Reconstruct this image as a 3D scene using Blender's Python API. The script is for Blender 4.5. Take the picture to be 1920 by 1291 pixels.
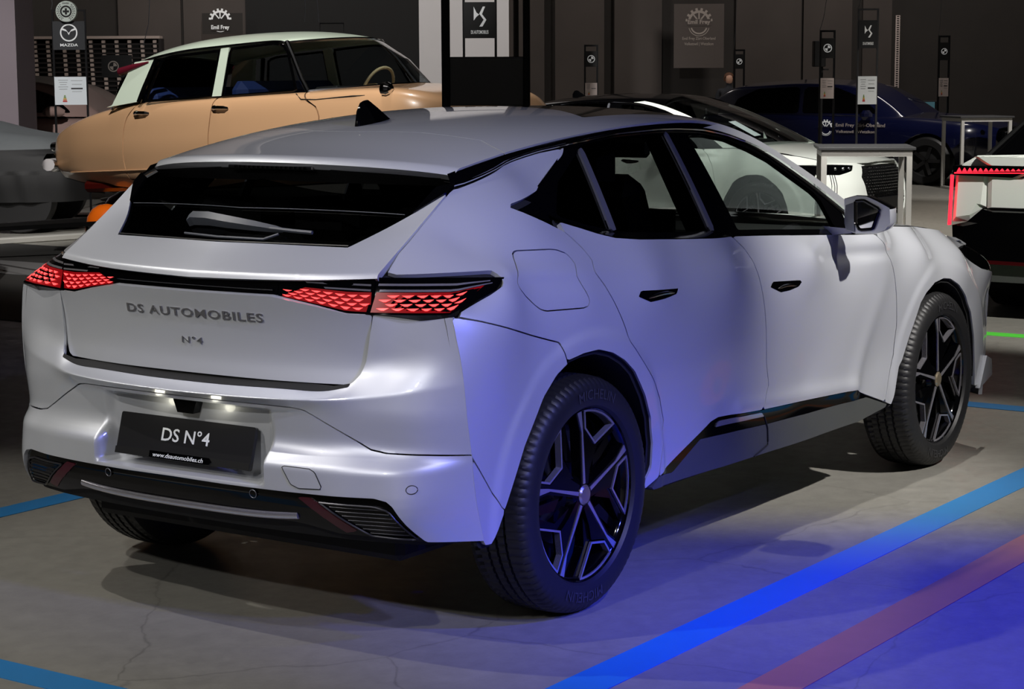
import bpy, math, random, json
import numpy as np
from mathutils import Matrix, Vector
random.seed(7); rng=np.random.default_rng(7)
SC=bpy.context.scene; COL=SC.collection
for o in list(bpy.data.objects): bpy.data.objects.remove(o)
# ------------------------------------------------------------------ camera
cam_d=bpy.data.cameras.new('camera'); cam_o=bpy.data.objects.new('camera',cam_d); COL.objects.link(cam_o); SC.camera=cam_o
cam_d.sensor_width=36.0; cam_d.lens=3747.11*36/1920; cam_d.clip_end=200
ya,pi_,ro=0.5985384,-0.13375182,-0.00470529
_fw=np.array([math.cos(ya)*math.cos(pi_),math.sin(ya)*math.cos(pi_),math.sin(pi_)])
_r=np.cross(_fw,[0,0,1]);_r/=np.linalg.norm(_r);_u=np.cross(_r,_fw)
_r2=math.cos(ro)*_r+math.sin(ro)*_u;_u2=-math.sin(ro)*_r+math.cos(ro)*_u
CAMP=np.array([-4.87986716,-3.94720744,1.57590939])
cam_o.matrix_world=Matrix([[*( _r2[i],_u2[i],-_fw[i],CAMP[i]) ] for i in range(3)]+[[0,0,0,1]])
def at(px,py,d):
    """world point at depth d (along the optical axis) seen at photo pixel"""
    return CAMP+d*(_fw+((px-960)/3747.11)*_r2-((py-645.5)/3747.11)*_u2)
def ground(px,py,z=0.0):
    v=_fw+((px-960)/3747.11)*_r2-((py-645.5)/3747.11)*_u2
    return CAMP+v*((z-CAMP[2])/v[2])
# ------------------------------------------------------------------ world, lights, exposure
SC.view_settings.view_transform='Standard'; SC.view_settings.look='None'; SC.view_settings.gamma=1.0
SC.view_settings.exposure=0.0; SC.view_settings.use_curve_mapping=False
SC.cycles.max_bounces=8; SC.cycles.transparent_max_bounces=16; SC.cycles.sample_clamp_indirect=4.0
W_=bpy.data.worlds.new('hall_dark'); SC.world=W_; W_.use_nodes=True
W_.node_tree.nodes['Background'].inputs[0].default_value=(.02,.02,.021,1); W_.node_tree.nodes['Background'].inputs[1].default_value=1.0
def look(o,tgt):
    d=Vector(tgt)-o.location; o.rotation_euler=d.to_track_quat('-Z','Y').to_euler()
def lamp(kind,name,loc,tgt,power,color=(1,1,1),**k):
    l=bpy.data.lights.new(name,kind); l.energy=power; l.color=color
    for a,v in k.items(): setattr(l,a,v)
    o=bpy.data.objects.new(name,l); COL.objects.link(o); o.location=loc; look(o,tgt); return o
WARM=(1,.955,.885)
# ceiling spots over the stand
lamp('SPOT','spot_rear',(-4.6,1.9,4.6),(-.6,.05,.75),430,WARM,spot_size=.62,spot_blend=.5,shadow_soft_size=.05)
lamp('SPOT','spot_over_left',(-2.2,4.4,6.2),(-1.6,.9,0),680,WARM,spot_size=.9,spot_blend=.5,shadow_soft_size=.05)
lamp('SPOT','spot_front',(5.2,-.6,6.2),(2.9,-.5,.3),800,WARM,spot_size=.55,spot_blend=.5,shadow_soft_size=.05)
lamp('SPOT','spot_side',(1.6,-5.6,6.0),(2.1,-.9,.85),3600,(1,.96,.92),spot_size=.34,spot_blend=1.0,shadow_soft_size=.06)
lamp('SPOT','spot_wheel',(-2.6,-5.6,5.4),(.0,-.9,.65),520,(1,.97,.95),spot_size=.36,spot_blend=1.0,shadow_soft_size=.05)
# truss washes high above the hall
lamp('SPOT','wash_rear',(-7.0,-.8,4.4),(-.6,0,.85),520,(1,.98,.95),spot_size=.42,spot_blend=.6,shadow_soft_size=.10)
# blue stage lights on the right
BLUE=(.012,.02,1)
lamp('SPOT','blue_stage_light',(-1.4,-4.9,2.6),(-.25,-1.0,.50),380,(.08,.10,1),spot_size=.50,spot_blend=1.0,shadow_soft_size=.05)
lamp('SPOT','lavender_light',(-1.6,-6.4,4.2),(.1,-.8,1.0),820,(.32,.36,1),spot_size=.48,spot_blend=1.0,shadow_soft_size=.08)
lamp('SPOT','blue_floor_light',(1.4,-6.8,5.0),(.5,-2.55,0),6500,BLUE,spot_size=.50,spot_blend=.9,shadow_soft_size=.08)
lamp('SPOT','fill_front_wall',(-9,-3,8),(-14,-9,2.5),2500,(1,.97,.94),spot_size=1.3,spot_blend=.6,shadow_soft_size=.3)  # added lamp: brightens the unseen front wall for mirror and gloss reflections
# lights over the other vehicles and along the walls
lamp('SPOT','spot_classic',(2.6,5.0,6.5),(7.9,7.6,1.0),1900,WARM,spot_size=.75,spot_blend=.5,shadow_soft_size=.08)
lamp('SPOT','spot_classic_top',(7.6,7.0,8.3),(7.9,6.6,1.5),700,WARM,spot_size=.8,spot_blend=.5,shadow_soft_size=.2)
lamp('SPOT','spot_white_car',(7.2,.6,6.5),(11.2,4.2,.9),2900,(1,.98,.92),spot_size=.7,spot_blend=.5,shadow_soft_size=.1)
lamp('SPOT','spot_right_suv',(4.4,-2.4,6.0),(7.6,0,.7),2200,(1,.98,.92),spot_size=.55,spot_blend=.5,shadow_soft_size=.08)
lamp('SPOT','spot_far_floor',(15,1.5,8.3),(16.5,2.5,0),3200,(1,.9,.8),spot_size=1.1,spot_blend=.8,shadow_soft_size=.2)
lamp('SPOT','spot_navy',(17,3.0,8.2),(21,6.4,.8),2500,(1,.95,.9),spot_size=.6,spot_blend=.6,shadow_soft_size=.1)
lamp('AREA','wall_wash',(20.,19.,8.6),(27,23,3.5),420,(1,.92,.86),shape='RECTANGLE',size=2,size_y=2)
lamp('AREA','wall_wash_right',(24.,8.,8.6),(33,14,3.0),420,(1,.92,.86),shape='RECTANGLE',size=2,size_y=2)
lamp('AREA','wall_wash_left',(10,24,8.6),(19,32,4.0),330,(1,.92,.86),shape='RECTANGLE',size=2,size_y=2)
lamp('SPOT','spot_left',(3.4,8.0,7.5),(8.4,13.5,.9),3000,(1,.97,.95),spot_size=.8,spot_blend=.6,shadow_soft_size=.1)
lamp('SPOT','spot_white_side',(5.5,4.5,6.0),(10.6,6.3,.9),1500,(1,.98,.92),spot_size=.6,spot_blend=.5,shadow_soft_size=.1)
lamp('SPOT','fill_table',(5.5,-1.5,5.0),(9.6,2.6,.6),900,WARM,spot_size=.25,spot_blend=.6,shadow_soft_size=.08)  # added lamp that brightens the near bar table
lamp('SPOT','spot_column',(9,8,7.5),(17,13.5,3),2400,(1,.97,.95),spot_size=.7,spot_blend=.6,shadow_soft_size=.1)
# ------------------------------------------------------------------ materials
MATS={}
def srgb(c):
    return tuple((v/12.92 if v<=.04045 else ((v+.055)/1.055)**2.4) for v in [x/255 for x in c])
def mat(name,rgb,rough=.5,metal=0.,coat=0.,spec=.5,noise=0.,nscale=20.,emit=None,estr=0.,bump=0.,coat_rough=.03,bscale=None):
    m=bpy.data.materials.new(name); m.use_nodes=True; nt=m.node_tree; b=nt.nodes['Principled BSDF']
    c=srgb(rgb); b.inputs['Base Color'].default_value=(*c,1); b.inputs['Roughness'].default_value=rough
    b.inputs['Metallic'].default_value=metal; b.inputs['Coat Weight'].default_value=coat; b.inputs['Coat Roughness'].default_value=coat_rough
    b.inputs['Specular IOR Level'].default_value=spec
    if emit is not None:
        b.inputs['Emission Color'].default_value=(*srgb(emit),1); b.inputs['Emission Strength'].default_value=estr
    if noise or bump:
        tc=nt.nodes.new('ShaderNodeTexCoord'); n=nt.nodes.new('ShaderNodeTexNoise'); n.inputs['Scale'].default_value=nscale; n.inputs['Detail'].default_value=6
        nt.links.new(tc.outputs['Object'],n.inputs['Vector'])
        if noise:
            mx=nt.nodes.new('ShaderNodeMixRGB'); mx.blend_type='MIX'
            mx.inputs[1].default_value=(*[v*(1-noise) for v in c],1); mx.inputs[2].default_value=(*[min(1,v*(1+noise)) for v in c],1)
            nt.links.new(n.outputs['Fac'],mx.inputs[0]); nt.links.new(mx.outputs[0],b.inputs['Base Color'])
        if bump:
            bp=nt.nodes.new('ShaderNodeBump'); bp.inputs['Strength'].default_value=bump; bp.inputs['Distance'].default_value=.01
            nt.links.new(n.outputs['Fac'],bp.inputs['Height']); nt.links.new(bp.outputs[0],b.inputs['Normal'])
    MATS[name]=m; return m
def glass(name,tint,refl=1.0,rough=.0):
    """thin pane: tinted see-through plus fresnel reflection"""
    m=bpy.data.materials.new(name); m.use_nodes=True; nt=m.node_tree; nt.nodes.clear()
    out=nt.nodes.new('ShaderNodeOutputMaterial'); t=nt.nodes.new('ShaderNodeBsdfTransparent'); g=nt.nodes.new('ShaderNodeBsdfGlossy')
    t.inputs[0].default_value=(*tint,1); g.inputs['Roughness'].default_value=rough; g.inputs[0].default_value=(refl,refl,refl,1)
    f=nt.nodes.new('ShaderNodeFresnel'); f.inputs[0].default_value=1.5
    ge=nt.nodes.new('ShaderNodeNewGeometry');ma=nt.nodes.new('ShaderNodeMath');ma.operation='MULTIPLY_ADD';ma.inputs[1].default_value=1/1.5-1.5;ma.inputs[2].default_value=1.5;nt.links.new(ge.outputs['Backfacing'],ma.inputs[0]);nt.links.new(ma.outputs[0],f.inputs[0])
    mx=nt.nodes.new('ShaderNodeMixShader'); nt.links.new(f.outputs[0],mx.inputs[0]); nt.links.new(t.outputs[0],mx.inputs[1]); nt.links.new(g.outputs[0],mx.inputs[2])
    nt.links.new(mx.outputs[0],out.inputs[0]); MATS[name]=m; return m
M_paint=mat('pearl_grey_paint',(196,199,205),.42,.42,1.0,.5,noise=.015,nscale=600,coat_rough=.02)
M_black=mat('gloss_black',(4,4,5),.07,0,.0,.28)
M_satin=mat('satin_black',(14,14,15),.42)
M_matte=mat('matte_black',(9,9,9),.8)
M_rub=mat('tyre_rubber',(27,27,28),.5,0,0,.45,noise=.15,nscale=60)
M_chrome=mat('chrome',(225,225,228),.08,1.0)
M_mach=mat('machined_alloy',(215,213,222),.22,.85)
M_dchrome=mat('smoked_chrome',(150,150,155),.16,1.0)
M_sill=mat('sill_grey_plastic',(66,68,66),.5,noise=.08,nscale=150)
M_grey=mat('window_trim_grey',(120,122,132),.3,.6)
M_red=mat('lamp_red_lit',(255,30,30),.3,emit=(255,70,70),estr=2.6)
M_redd=mat('lamp_red_dark',(60,6,10),.25,0,.5)
M_refl=mat('reflector_maroon',(62,14,26),.35,0,.0,noise=.2,nscale=300)
M_gbar=mat('lamp_clear_bar',(120,118,122),.2,.4)
M_plate=mat('plate_black',(24,24,26),.35)
M_white=mat('print_white',(228,232,236),.5,emit=(228,232,236),estr=0.0)
M_lplamp=mat('plate_lamp_lit',(255,244,210),.3,emit=(255,240,200),estr=.4)
M_seat=mat('seat_black',(16,16,17),.6,noise=.2,nscale=80)
M_dash=mat('dash_black',(20,20,22),.5)
M_glass_d=glass('privacy_glass',(.16,.17,.17),.9)
M_glass_l=glass('door_glass',(.62,.68,.66),.9)
M_glass_r=glass('rear_window_glass',(.10,.11,.11),.9)
M_glass_w=glass('windscreen_glass',(.7,.75,.73),.9)
M_lens=glass('lamp_lens',(.8,.8,.8),.9)
M_mirror=mat('mirror_silver',(235,235,235),.03,1.0)
# ------------------------------------------------------------------ object helpers
def ob(name,V,F,m=None,parent=None,smooth=True,sharp=32):
    V=np.asarray(V,float)
    me=bpy.data.meshes.new(name); me.from_pydata(V.tolist(),[],[list(map(int,f)) for f in F]); me.update()
    if m is not None: me.materials.append(m)
    if smooth:
        me.polygons.foreach_set('use_smooth',np.ones(len(me.polygons),bool))
        try: me.set_sharp_from_angle(angle=math.radians(sharp))
        except Exception: pass
    o=bpy.data.objects.new(name,me); COL.objects.link(o)
    if parent is not None: o.parent=parent
    return o
def thing(name,label,cat,loc=(0,0,0),rotz=0.,group=None):
    o=bpy.data.objects.new(name,None); COL.objects.link(o); o.location=loc; o.rotation_euler=(0,0,rotz); o.empty_display_size=.1
    tag(o,label,cat,group); return o
def tag(o,label=None,cat=None,group=None,kind=None):
    if label: o['label']=label
    if cat: o['category']=cat
    if group: o['group']=group
    if kind: o['kind']=kind
    return o
def join(*parts):
    Vs=[];Fs=[];n=0
    for V,F in parts:
        V=np.asarray(V,float);Vs.append(V);Fs+=[[i+n for i in f] for f in F];n+=len(V)
    return np.concatenate(Vs),Fs
def box(c,s,bev=0.):
    cx,cy,cz=c;hx,hy,hz=[v/2 for v in s]
    if bev<=0:
        V=[(cx+a*hx,cy+b*hy,cz+d*hz) for a in(-1,1) for b in(-1,1) for d in(-1,1)]
        return np.array(V),[[0,1,3,2],[4,6,7,5],[0,4,5,1],[2,3,7,6],[0,2,6,4],[1,5,7,3]]
    b=min(bev,hx*.99,hy*.99,hz*.99);V=[];ix={}
    for a in(-1,1):
        for e in(-1,1):
            for d in(-1,1):
                for k in range(3):
                    h=[hx,hy,hz];s3=[a,e,d];p=[s3[i]*(h[i]-(b if i!=k else 0)) for i in range(3)]
                    ix[(a,e,d,k)]=len(V);V.append((cx+p[0],cy+p[1],cz+p[2]))
    F=[]
    for k in range(3):
        i,j=[q for q in range(3) if q!=k]
        for s in(-1,1):
            f=[]
            for (p,q) in((-1,-1),(1,-1),(1,1),(-1,1)):
                t=[0,0,0];t[k]=s;t[i]=p;t[j]=q;f.append(ix[(*t,k)])
            if (s>0)==(k==1): f=f[::-1]
            F.append(f)
        for p in(-1,1):
            for q in(-1,1):
                t0=[0,0,0];t1=[0,0,0];t0[k]=-1;t1[k]=1;t0[i]=t1[i]=p;t0[j]=t1[j]=q
                f=[ix[(*t0,i)],ix[(*t1,i)],ix[(*t1,j)],ix[(*t0,j)]]
                n=np.cross(np.subtract(V[f[1]],V[f[0]]),np.subtract(V[f[2]],V[f[0]]))
                if n@np.array([0 if x==k else t0[x] for x in range(3)])<0:f=f[::-1]
                F.append(f)
    for a in(-1,1):
        for e in(-1,1):
            for d in(-1,1):
                f=[ix[(a,e,d,k)] for k in range(3)]
                if a*e*d<0:f=f[::-1]
                F.append(f)
    return np.array(V),F
def tube(path,r,seg=10,closed=False,cap=True):
    P=np.asarray(path,float);n=len(P);r=np.broadcast_to(np.asarray(r,float),(n,))
    T=np.gradient(P,axis=0) if not closed else np.roll(P,-1,0)-np.roll(P,1,0)
    T/=np.linalg.norm(T,axis=1,keepdims=True)+1e-12
    up=np.array([0,0,1.]) if abs(T[:,2]).mean()<.8 else np.array([1.,0,0])
    A=np.cross(T,up);A/=np.linalg.norm(A,axis=1,keepdims=True)+1e-12;B=np.cross(T,A)
    t=np.linspace(0,2*np.pi,seg,endpoint=False)
    V=P[:,None]+r[:,None,None]*(A[:,None]*np.cos(t)[None,:,None]+B[:,None]*np.sin(t)[None,:,None]);V=V.reshape(-1,3);F=[]
    for i in range(n if closed else n-1):
        a=i*seg;b=((i+1)%n)*seg
        for k in range(seg): F.append([a+k,b+k,b+(k+1)%seg,a+(k+1)%seg][::-1])
    if cap and not closed: F.append(list(range(seg))[::1]);F.append([(n-1)*seg+k for k in range(seg)][::-1])
    return V,F
def lathe(prof,seg=48,axis='y',c=(0,0,0)):
    """profile list of (r,h)"""
    prof=np.asarray(prof,float);t=np.linspace(0,2*np.pi,seg,endpoint=False)
    r=prof[:,0][None]*np.ones((seg,1));h=prof[:,1][None]*np.ones((seg,1));ca=np.cos(t)[:,None];sa=np.sin(t)[:,None]
    if axis=='y': V=np.stack([r*ca,h,r*sa],-1)
    elif axis=='x': V=np.stack([h,r*ca,r*sa],-1)
    else: V=np.stack([r*ca,r*sa,h],-1)
    m=len(prof);V=V.reshape(-1,3)+np.array(c);F=[]
    for i in range(seg):
        a=i*m;b=((i+1)%seg)*m
        for k in range(m-1): F.append([a+k,a+k+1,b+k+1,b+k])
    return V,F
def prism(poly,d0,d1,fn=None):
    """extrude 2D polygon between d0 and d1; fn maps (a,b,d)->xyz"""
    n=len(poly);fn=fn or (lambda a,b,d:(a,b,d))
    V=[fn(a,b,d0) for a,b in poly]+[fn(a,b,d1) for a,b in poly]
    F=[list(range(n))[::-1],[n+i for i in range(n)]]+[[i,(i+1)%n,n+(i+1)%n,n+i] for i in range(n)]
    return np.array(V,float),F
def strip(A,B):
    """ruled surface between two equal-length polylines"""
    A=np.asarray(A,float);B=np.asarray(B,float);n=len(A)
    return np.concatenate([A,B]),[[i,i+1,n+i+1,n+i] for i in range(n-1)]
def resample(P,n):
    P=np.asarray(P,float);s=np.r_[0,np.cumsum(np.linalg.norm(np.diff(P,axis=0),axis=1))];t=np.linspace(0,s[-1],n)
    return np.stack([np.interp(t,s,P[:,k]) for k in range(P.shape[1])],-1)
def textmesh(s,size=1.,weight=0.,spacing=1.,shear=0.,depth=0.,res=3,align='LEFT'):
    cu=bpy.data.curves.new('t','FONT');cu.body=s;cu.size=size;cu.offset=weight;cu.space_character=spacing;cu.shear=shear;cu.extrude=depth;cu.resolution_u=res;cu.align_x=align
    o=bpy.data.objects.new('t',cu);COL.objects.link(o);bpy.context.view_layer.update()
    me=o.evaluated_get(bpy.context.evaluated_depsgraph_get()).to_mesh()
    V=np.array([v.co[:] for v in me.vertices]).reshape(-1,3);F=[list(p.vertices) for p in me.polygons]
    bpy.data.objects.remove(o);bpy.data.curves.remove(cu);return V,F
def fit_text(s,w,h,**k):
    V,F=textmesh(s,**k);lo=V[:,:2].min(0);hi=V[:,:2].max(0);V=V.copy()
    V[:,0]=(V[:,0]-lo[0])/(hi[0]-lo[0])*w;V[:,1]=(V[:,1]-lo[1])/(hi[1]-lo[1])*h;return V,F
def placed(V,F,o,ax,ay,n=(0,0,0)):
    o,ax,ay,n=[np.asarray(v,float) for v in (o,ax,ay,n)]
    return o+V[:,:1]*ax+V[:,1:2]*ay+V[:,2:3]*n,F
def xform(V,F,M):
    V=np.asarray(V,float);M=np.array(M);return V@M[:3,:3].T+M[:3,3],F
def copy_tree(root,loc,rotz,remap=None):
    c=root.copy();COL.objects.link(c);c.location=loc;c.rotation_euler=(0,0,rotz)
    for ch in list(root.children):
        k=ch.copy();COL.objects.link(k);k.parent=c
        if remap: k=remap(ch,k) or k
        for g in list(ch.children):
            q=g.copy();COL.objects.link(q);q.parent=k
            if remap: remap(g,q)
    return c

# ---------- pure numpy geometry helpers ----------
def nspl(xs,ys,x):
    """natural cubic spline, linear extrapolation; ys may be (n,k)"""
    xs=np.asarray(xs,float);ys=np.asarray(ys,float);x=np.asarray(x,float)
    sq=ys.ndim==1
    if sq: ys=ys[:,None]
    n=len(xs)
    if n==2:
        t=((x-xs[0])/(xs[1]-xs[0]))[...,None];r=ys[0]+(ys[1]-ys[0])*t
        return r[...,0] if sq else r
    h=np.diff(xs);A=np.zeros((n,n));b=np.zeros((n,ys.shape[1]));A[0,0]=A[-1,-1]=1
    for i in range(1,n-1):
        A[i,i-1]=h[i-1];A[i,i]=2*(h[i-1]+h[i]);A[i,i+1]=h[i]
        b[i]=3*((ys[i+1]-ys[i])/h[i]-(ys[i]-ys[i-1])/h[i-1])
    c=np.linalg.solve(A,b)
    bb=(ys[1:]-ys[:-1])/h[:,None]-h[:,None]*(2*c[:-1]+c[1:])/3
    dd=(c[1:]-c[:-1])/(3*h[:,None])
    i=np.clip(np.searchsorted(xs,x)-1,0,n-2)
    t=np.clip(x,xs[0],xs[-1])-xs[i];t=t[...,None]
    r=ys[i]+bb[i]*t+c[i]*t**2+dd[i]*t**3
    lo=x<xs[0];hi=x>xs[-1]
    r=r+np.where(lo[...,None],bb[0]*(x-xs[0])[...,None],0)
    eb=bb[-1]+2*c[-2]*h[-1]+3*dd[-1]*h[-1]**2
    r=r+np.where(hi[...,None],eb*(x-xs[-1])[...,None],0)
    return r[...,0] if sq else r
def lin(xs,ys,x): return np.interp(x,xs,ys)
def sst(a,b,x):
    t=np.clip((x-a)/(b-a),0,1);return t*t*(3-2*t)
class TPS:
    def __init__(s,P,v,lam=1e-5):
        P=np.asarray(P,float);v=np.asarray(v,float);n=len(P);s.P=P
        K=s.k(P);A=np.zeros((n+3,n+3));A[:n,:n]=K+lam*np.eye(n);A[:n,n]=1;A[:n,n+1:]=P;A[n,:n]=1;A[n+1:,:n]=P.T
        s.w=np.linalg.solve(A,np.r_[v,0,0,0])
    def k(s,X):
        d2=((X[:,None,:]-s.P[None])**2).sum(-1);return .5*d2*np.log(d2+1e-12)
    def __call__(s,a,b):
        sh=np.shape(a);X=np.stack([np.ravel(a),np.ravel(b)],-1);out=np.empty(len(X))
        n=len(s.P)
        for i in range(0,len(X),20000):
            c=X[i:i+20000];out[i:i+20000]=s.k(c)@s.w[:n]+s.w[n]+c@s.w[n+1:]
        return out.reshape(sh)
def grid_faces(nu,nv):
    i=np.arange(nu-1)[:,None]*nv+np.arange(nv-1)[None];i=i.ravel()
    return np.stack([i,i+nv,i+nv+1,i+1],-1)
def fillet_profile(P,d,seg=4):
    """P (...,n,3) polyline with fillets at interior vertices; d list of fillet lengths. returns (...,m,3)"""
    out=[P[...,0:1,:]]
    n=P.shape[-2]
    for i in range(1,n-1):
        a=P[...,i-1,:];b=P[...,i,:];c=P[...,i+1,:]
        la=np.linalg.norm(a-b,axis=-1,keepdims=True)+1e-9;lc=np.linalg.norm(c-b,axis=-1,keepdims=True)+1e-9
        da=np.minimum(d[i],.48*la);dc=np.minimum(d[i],.48*lc)
        p=b+(a-b)/la*da;q=b+(c-b)/lc*dc
        for t in np.linspace(0,1,seg+1):
            out.append(((1-t)**2*p+2*t*(1-t)*b+t*t*q)[...,None,:])
    out.append(P[...,-1:,:])
    return np.concatenate(out,-2)
def refine(P,mx):
    """subdivide columns of (nu,m,3) linearly so that the mean spacing <= mx"""
    o=[P[:,0:1]]
    for i in range(P.shape[1]-1):
        L=np.linalg.norm(P[:,i+1]-P[:,i],axis=-1).max();k=max(1,int(np.ceil(L/mx)))
        for j in range(1,k+1): o.append((P[:,i]+(P[:,i+1]-P[:,i])*j/k)[:,None])
    return np.concatenate(o,1)
def psdf(poly,X):
    """signed distance (neg inside) of 2D points X to closed polygon"""
    poly=np.asarray(poly,float);a=poly;b=np.roll(poly,-1,0)
    out=np.empty(len(X))
    for s in range(0,len(X),20000):
        x=X[s:s+20000];best=np.full(len(x),1e9);ins=np.zeros(len(x),bool)
        for p,q in zip(a,b):
            e=q-p;w=x-p;t=np.clip((w@e)/(e@e+1e-18),0,1);d=w-t[:,None]*e
            best=np.minimum(best,(d*d).sum(1))
            c=(p[1]<=x[:,1])!=(q[1]<=x[:,1])
            if c.any():
                xi=p[0]+(x[:,1]-p[1])*e[0]/(e[1] if e[1] else 1e-18)
                ins^=c&(x[:,0]<xi)
        out[s:s+20000]=np.where(ins,-1,1)*np.sqrt(best)
    return out
def clip(V,F,d):
    """keep d<0 of quad/tri mesh. V (n,3), F list of lists. returns V2,F2"""
    V=[tuple(v) for v in V] if not isinstance(V,np.ndarray) else V
    keep=d<0
    nf=[];cache={};newv=[];base=len(V)
    def cut(i,j):
        k=(i,j) if i<j else (j,i)
        r=cache.get(k)
        if r is None:
            t=d[k[0]]/(d[k[0]]-d[k[1]]);newv.append(V[k[0]]+(V[k[1]]-V[k[0]])*t);r=cache[k]=base+len(newv)-1
        return r
    F=np.asarray(F) if isinstance(F,np.ndarray) else F
    if isinstance(F,np.ndarray):
        kk=keep[F];al=kk.all(1);an=kk.any(1)&~al
        full=F[al].tolist();part=F[an].tolist()
    else:
        full=[];part=[]
        for f in F:
            k=[keep[i] for i in f]
            if all(k): full.append(list(f))
            elif any(k): part.append(f)
    nf=full
    for f in part:
        o=[];n=len(f)
        for a in range(n):
            i=f[a];j=f[(a+1)%n]
            if keep[i]: o.append(i)
            if keep[i]!=keep[j]: o.append(cut(i,j))
        if len(o)>=3: nf.append(o)
    V2=np.concatenate([V,np.array(newv)]) if newv else V
    used=np.zeros(len(V2),bool)
    for f in nf: used[f]=True
    mp=np.cumsum(used)-1
    return V2[used],[[int(mp[i]) for i in f] for f in nf]
def vnormals(V,F):
    N=np.zeros_like(V)
    for n in (3,4,5,6):
        f=np.array([x for x in F if len(x)==n])
        if len(f):
            a=V[f[:,0]];b=V[f[:,1]];c=V[f[:,2]];m=np.cross(b-a,c-a)
            if n>=4: m=m+np.cross(c-a,V[f[:,3]]-a)
            for k in range(n): np.add.at(N,f[:,k],m)
    l=np.linalg.norm(N,axis=1,keepdims=True);return N/np.maximum(l,1e-12)
def flange(V,F,depth,N=None):
    """extrude the open boundary inwards along -normal"""
    if N is None: N=vnormals(V,F)
    cnt={}
    for f in F:
        for a in range(len(f)):
            i,j=f[a],f[(a+1)%len(f)];k=(i,j) if i<j else (j,i)
            cnt[k]=None if k in cnt else (i,j)
    be=[e for e in cnt.values() if e is not None]
    bv=sorted({i for e in be for i in e});mp={i:len(V)+n for n,i in enumerate(bv)}
    if not bv: return V,F
    V2=np.concatenate([V,V[bv]-N[bv]*depth])
    return V2,F+[[j,i,mp[i],mp[j]] for i,j in be]

# ---------- grey hatchback body surfaces (car frame: x forward, Y=|y|, z up; rear axle at x=0) ----------
XS=[-.6,-.3,0,.4,.9,1.5,2.1,2.5,2.9,3.2,3.4]
TB={.20:[.842,.875,.888,.872,.862,.862,.868,.882,.885,.86,.79],
.35:[.845,.882,.897,.882,.868,.868,.873,.89,.895,.868,.80],
.50:[.849,.886,.902,.876,.852,.852,.862,.892,.90,.872,.80],
.65:[.850,.888,.905,.89,.87,.867,.876,.895,.90,.872,.80],
.80:[.845,.887,.902,.898,.887,.882,.887,.893,.893,.862,.79],
.95:[.822,.872,.889,.889,.882,.876,.872,.865,.845,.80,.72]}
_p=[];_v=[]
for z,r in TB.items():
    for x,y in zip(XS,r):
        if z<.9 or x<2.4: _p.append((x,z));_v.append(y)
for x,z,y in [(-.60,.88,.834),(-.595,.935,.828),(-.37,1.022,.842),(-.52,1.033,.735),(-.618,1.036,.609),(-.52,1.11,.607),(-.40,1.195,.603),(-.26,1.285,.598),(-.38,1.10,.722),(-.30,1.17,.692),(-.27,1.08,.795),
 (0,1.335,.606),(.25,1.37,.630),(.2,1.28,.686),(-.155,1.208,.718),(-.08,1.25,.692),(.05,1.155,.765),(-.13,1.05,.838),(.25,1.11,.80),(.6,1.075,.812),(1.0,1.05,.818),(1.5,1.02,.82),(1.95,.995,.818),(2.35,.99,.785),(2.7,.965,.748),(3.0,.925,.73),(3.2,.887,.70),(2.5,.90,.866),(2.9,.86,.862),(3.2,.83,.815)]:
    _p.append((x,z));_v.append(y)
_T=TPS(_p,_v,1e-6)
def seg_d(px,pz,a,b):
    ax,az=a;bx,bz=b;ex,ez=bx-ax,bz-az;t=np.clip(((px-ax)*ex+(pz-az)*ez)/(ex*ex+ez*ez),0,1)
    return np.hypot(px-ax-t*ex,pz-az-t*ez),t,((px-ax)*ez-(pz-az)*ex)
def side_Y(x,z):
    Y=_T(x,z)
    for cx,w in ((0.,1.),(2.675,1.)):
        r=np.hypot((x-cx),(z-.36)*.97)
        # raised lip band round the arch
        Y=Y+.007*w*(1-sst(.445,.478,r))*sst(.18,.3,z)
    # facet behind the front wheel: lower front corner of the door kicks out along a diagonal
    d,t,s=seg_d(x,z,(1.88,.42),(2.10,.80))
    Y=Y+.009*np.exp(-(d/.05)**2)*(1-t*.6)
    # scalloped sill line on the doors
    d,t,s=seg_d(x,z,(1.0,.47),(1.9,.425))
    Y=Y+.010*np.exp(-(d/.03)**2)
    # dart on the fender/door top behind the mirror
    d,t,s=seg_d(x,z,(1.55,.925),(2.36,.905))
    Y=Y-.010*np.exp(-(d/.022)**2)*np.sin(np.pi*np.clip(t,0,1))
    # shoulder crease on the rear quarter
    d,t,s=seg_d(x,z,(-.33,1.035),(.40,.985))
    Y=Y+.008*np.exp(-(d/.02)**2)*(1-t)
    return Y
def glass_Y(x,z):
    return .793-.45*(z-1.05)-.18*(z-1.05)**2-.05*sst(1.7,2.4,x)-.02*sst(.2,-.3,x)
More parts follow.
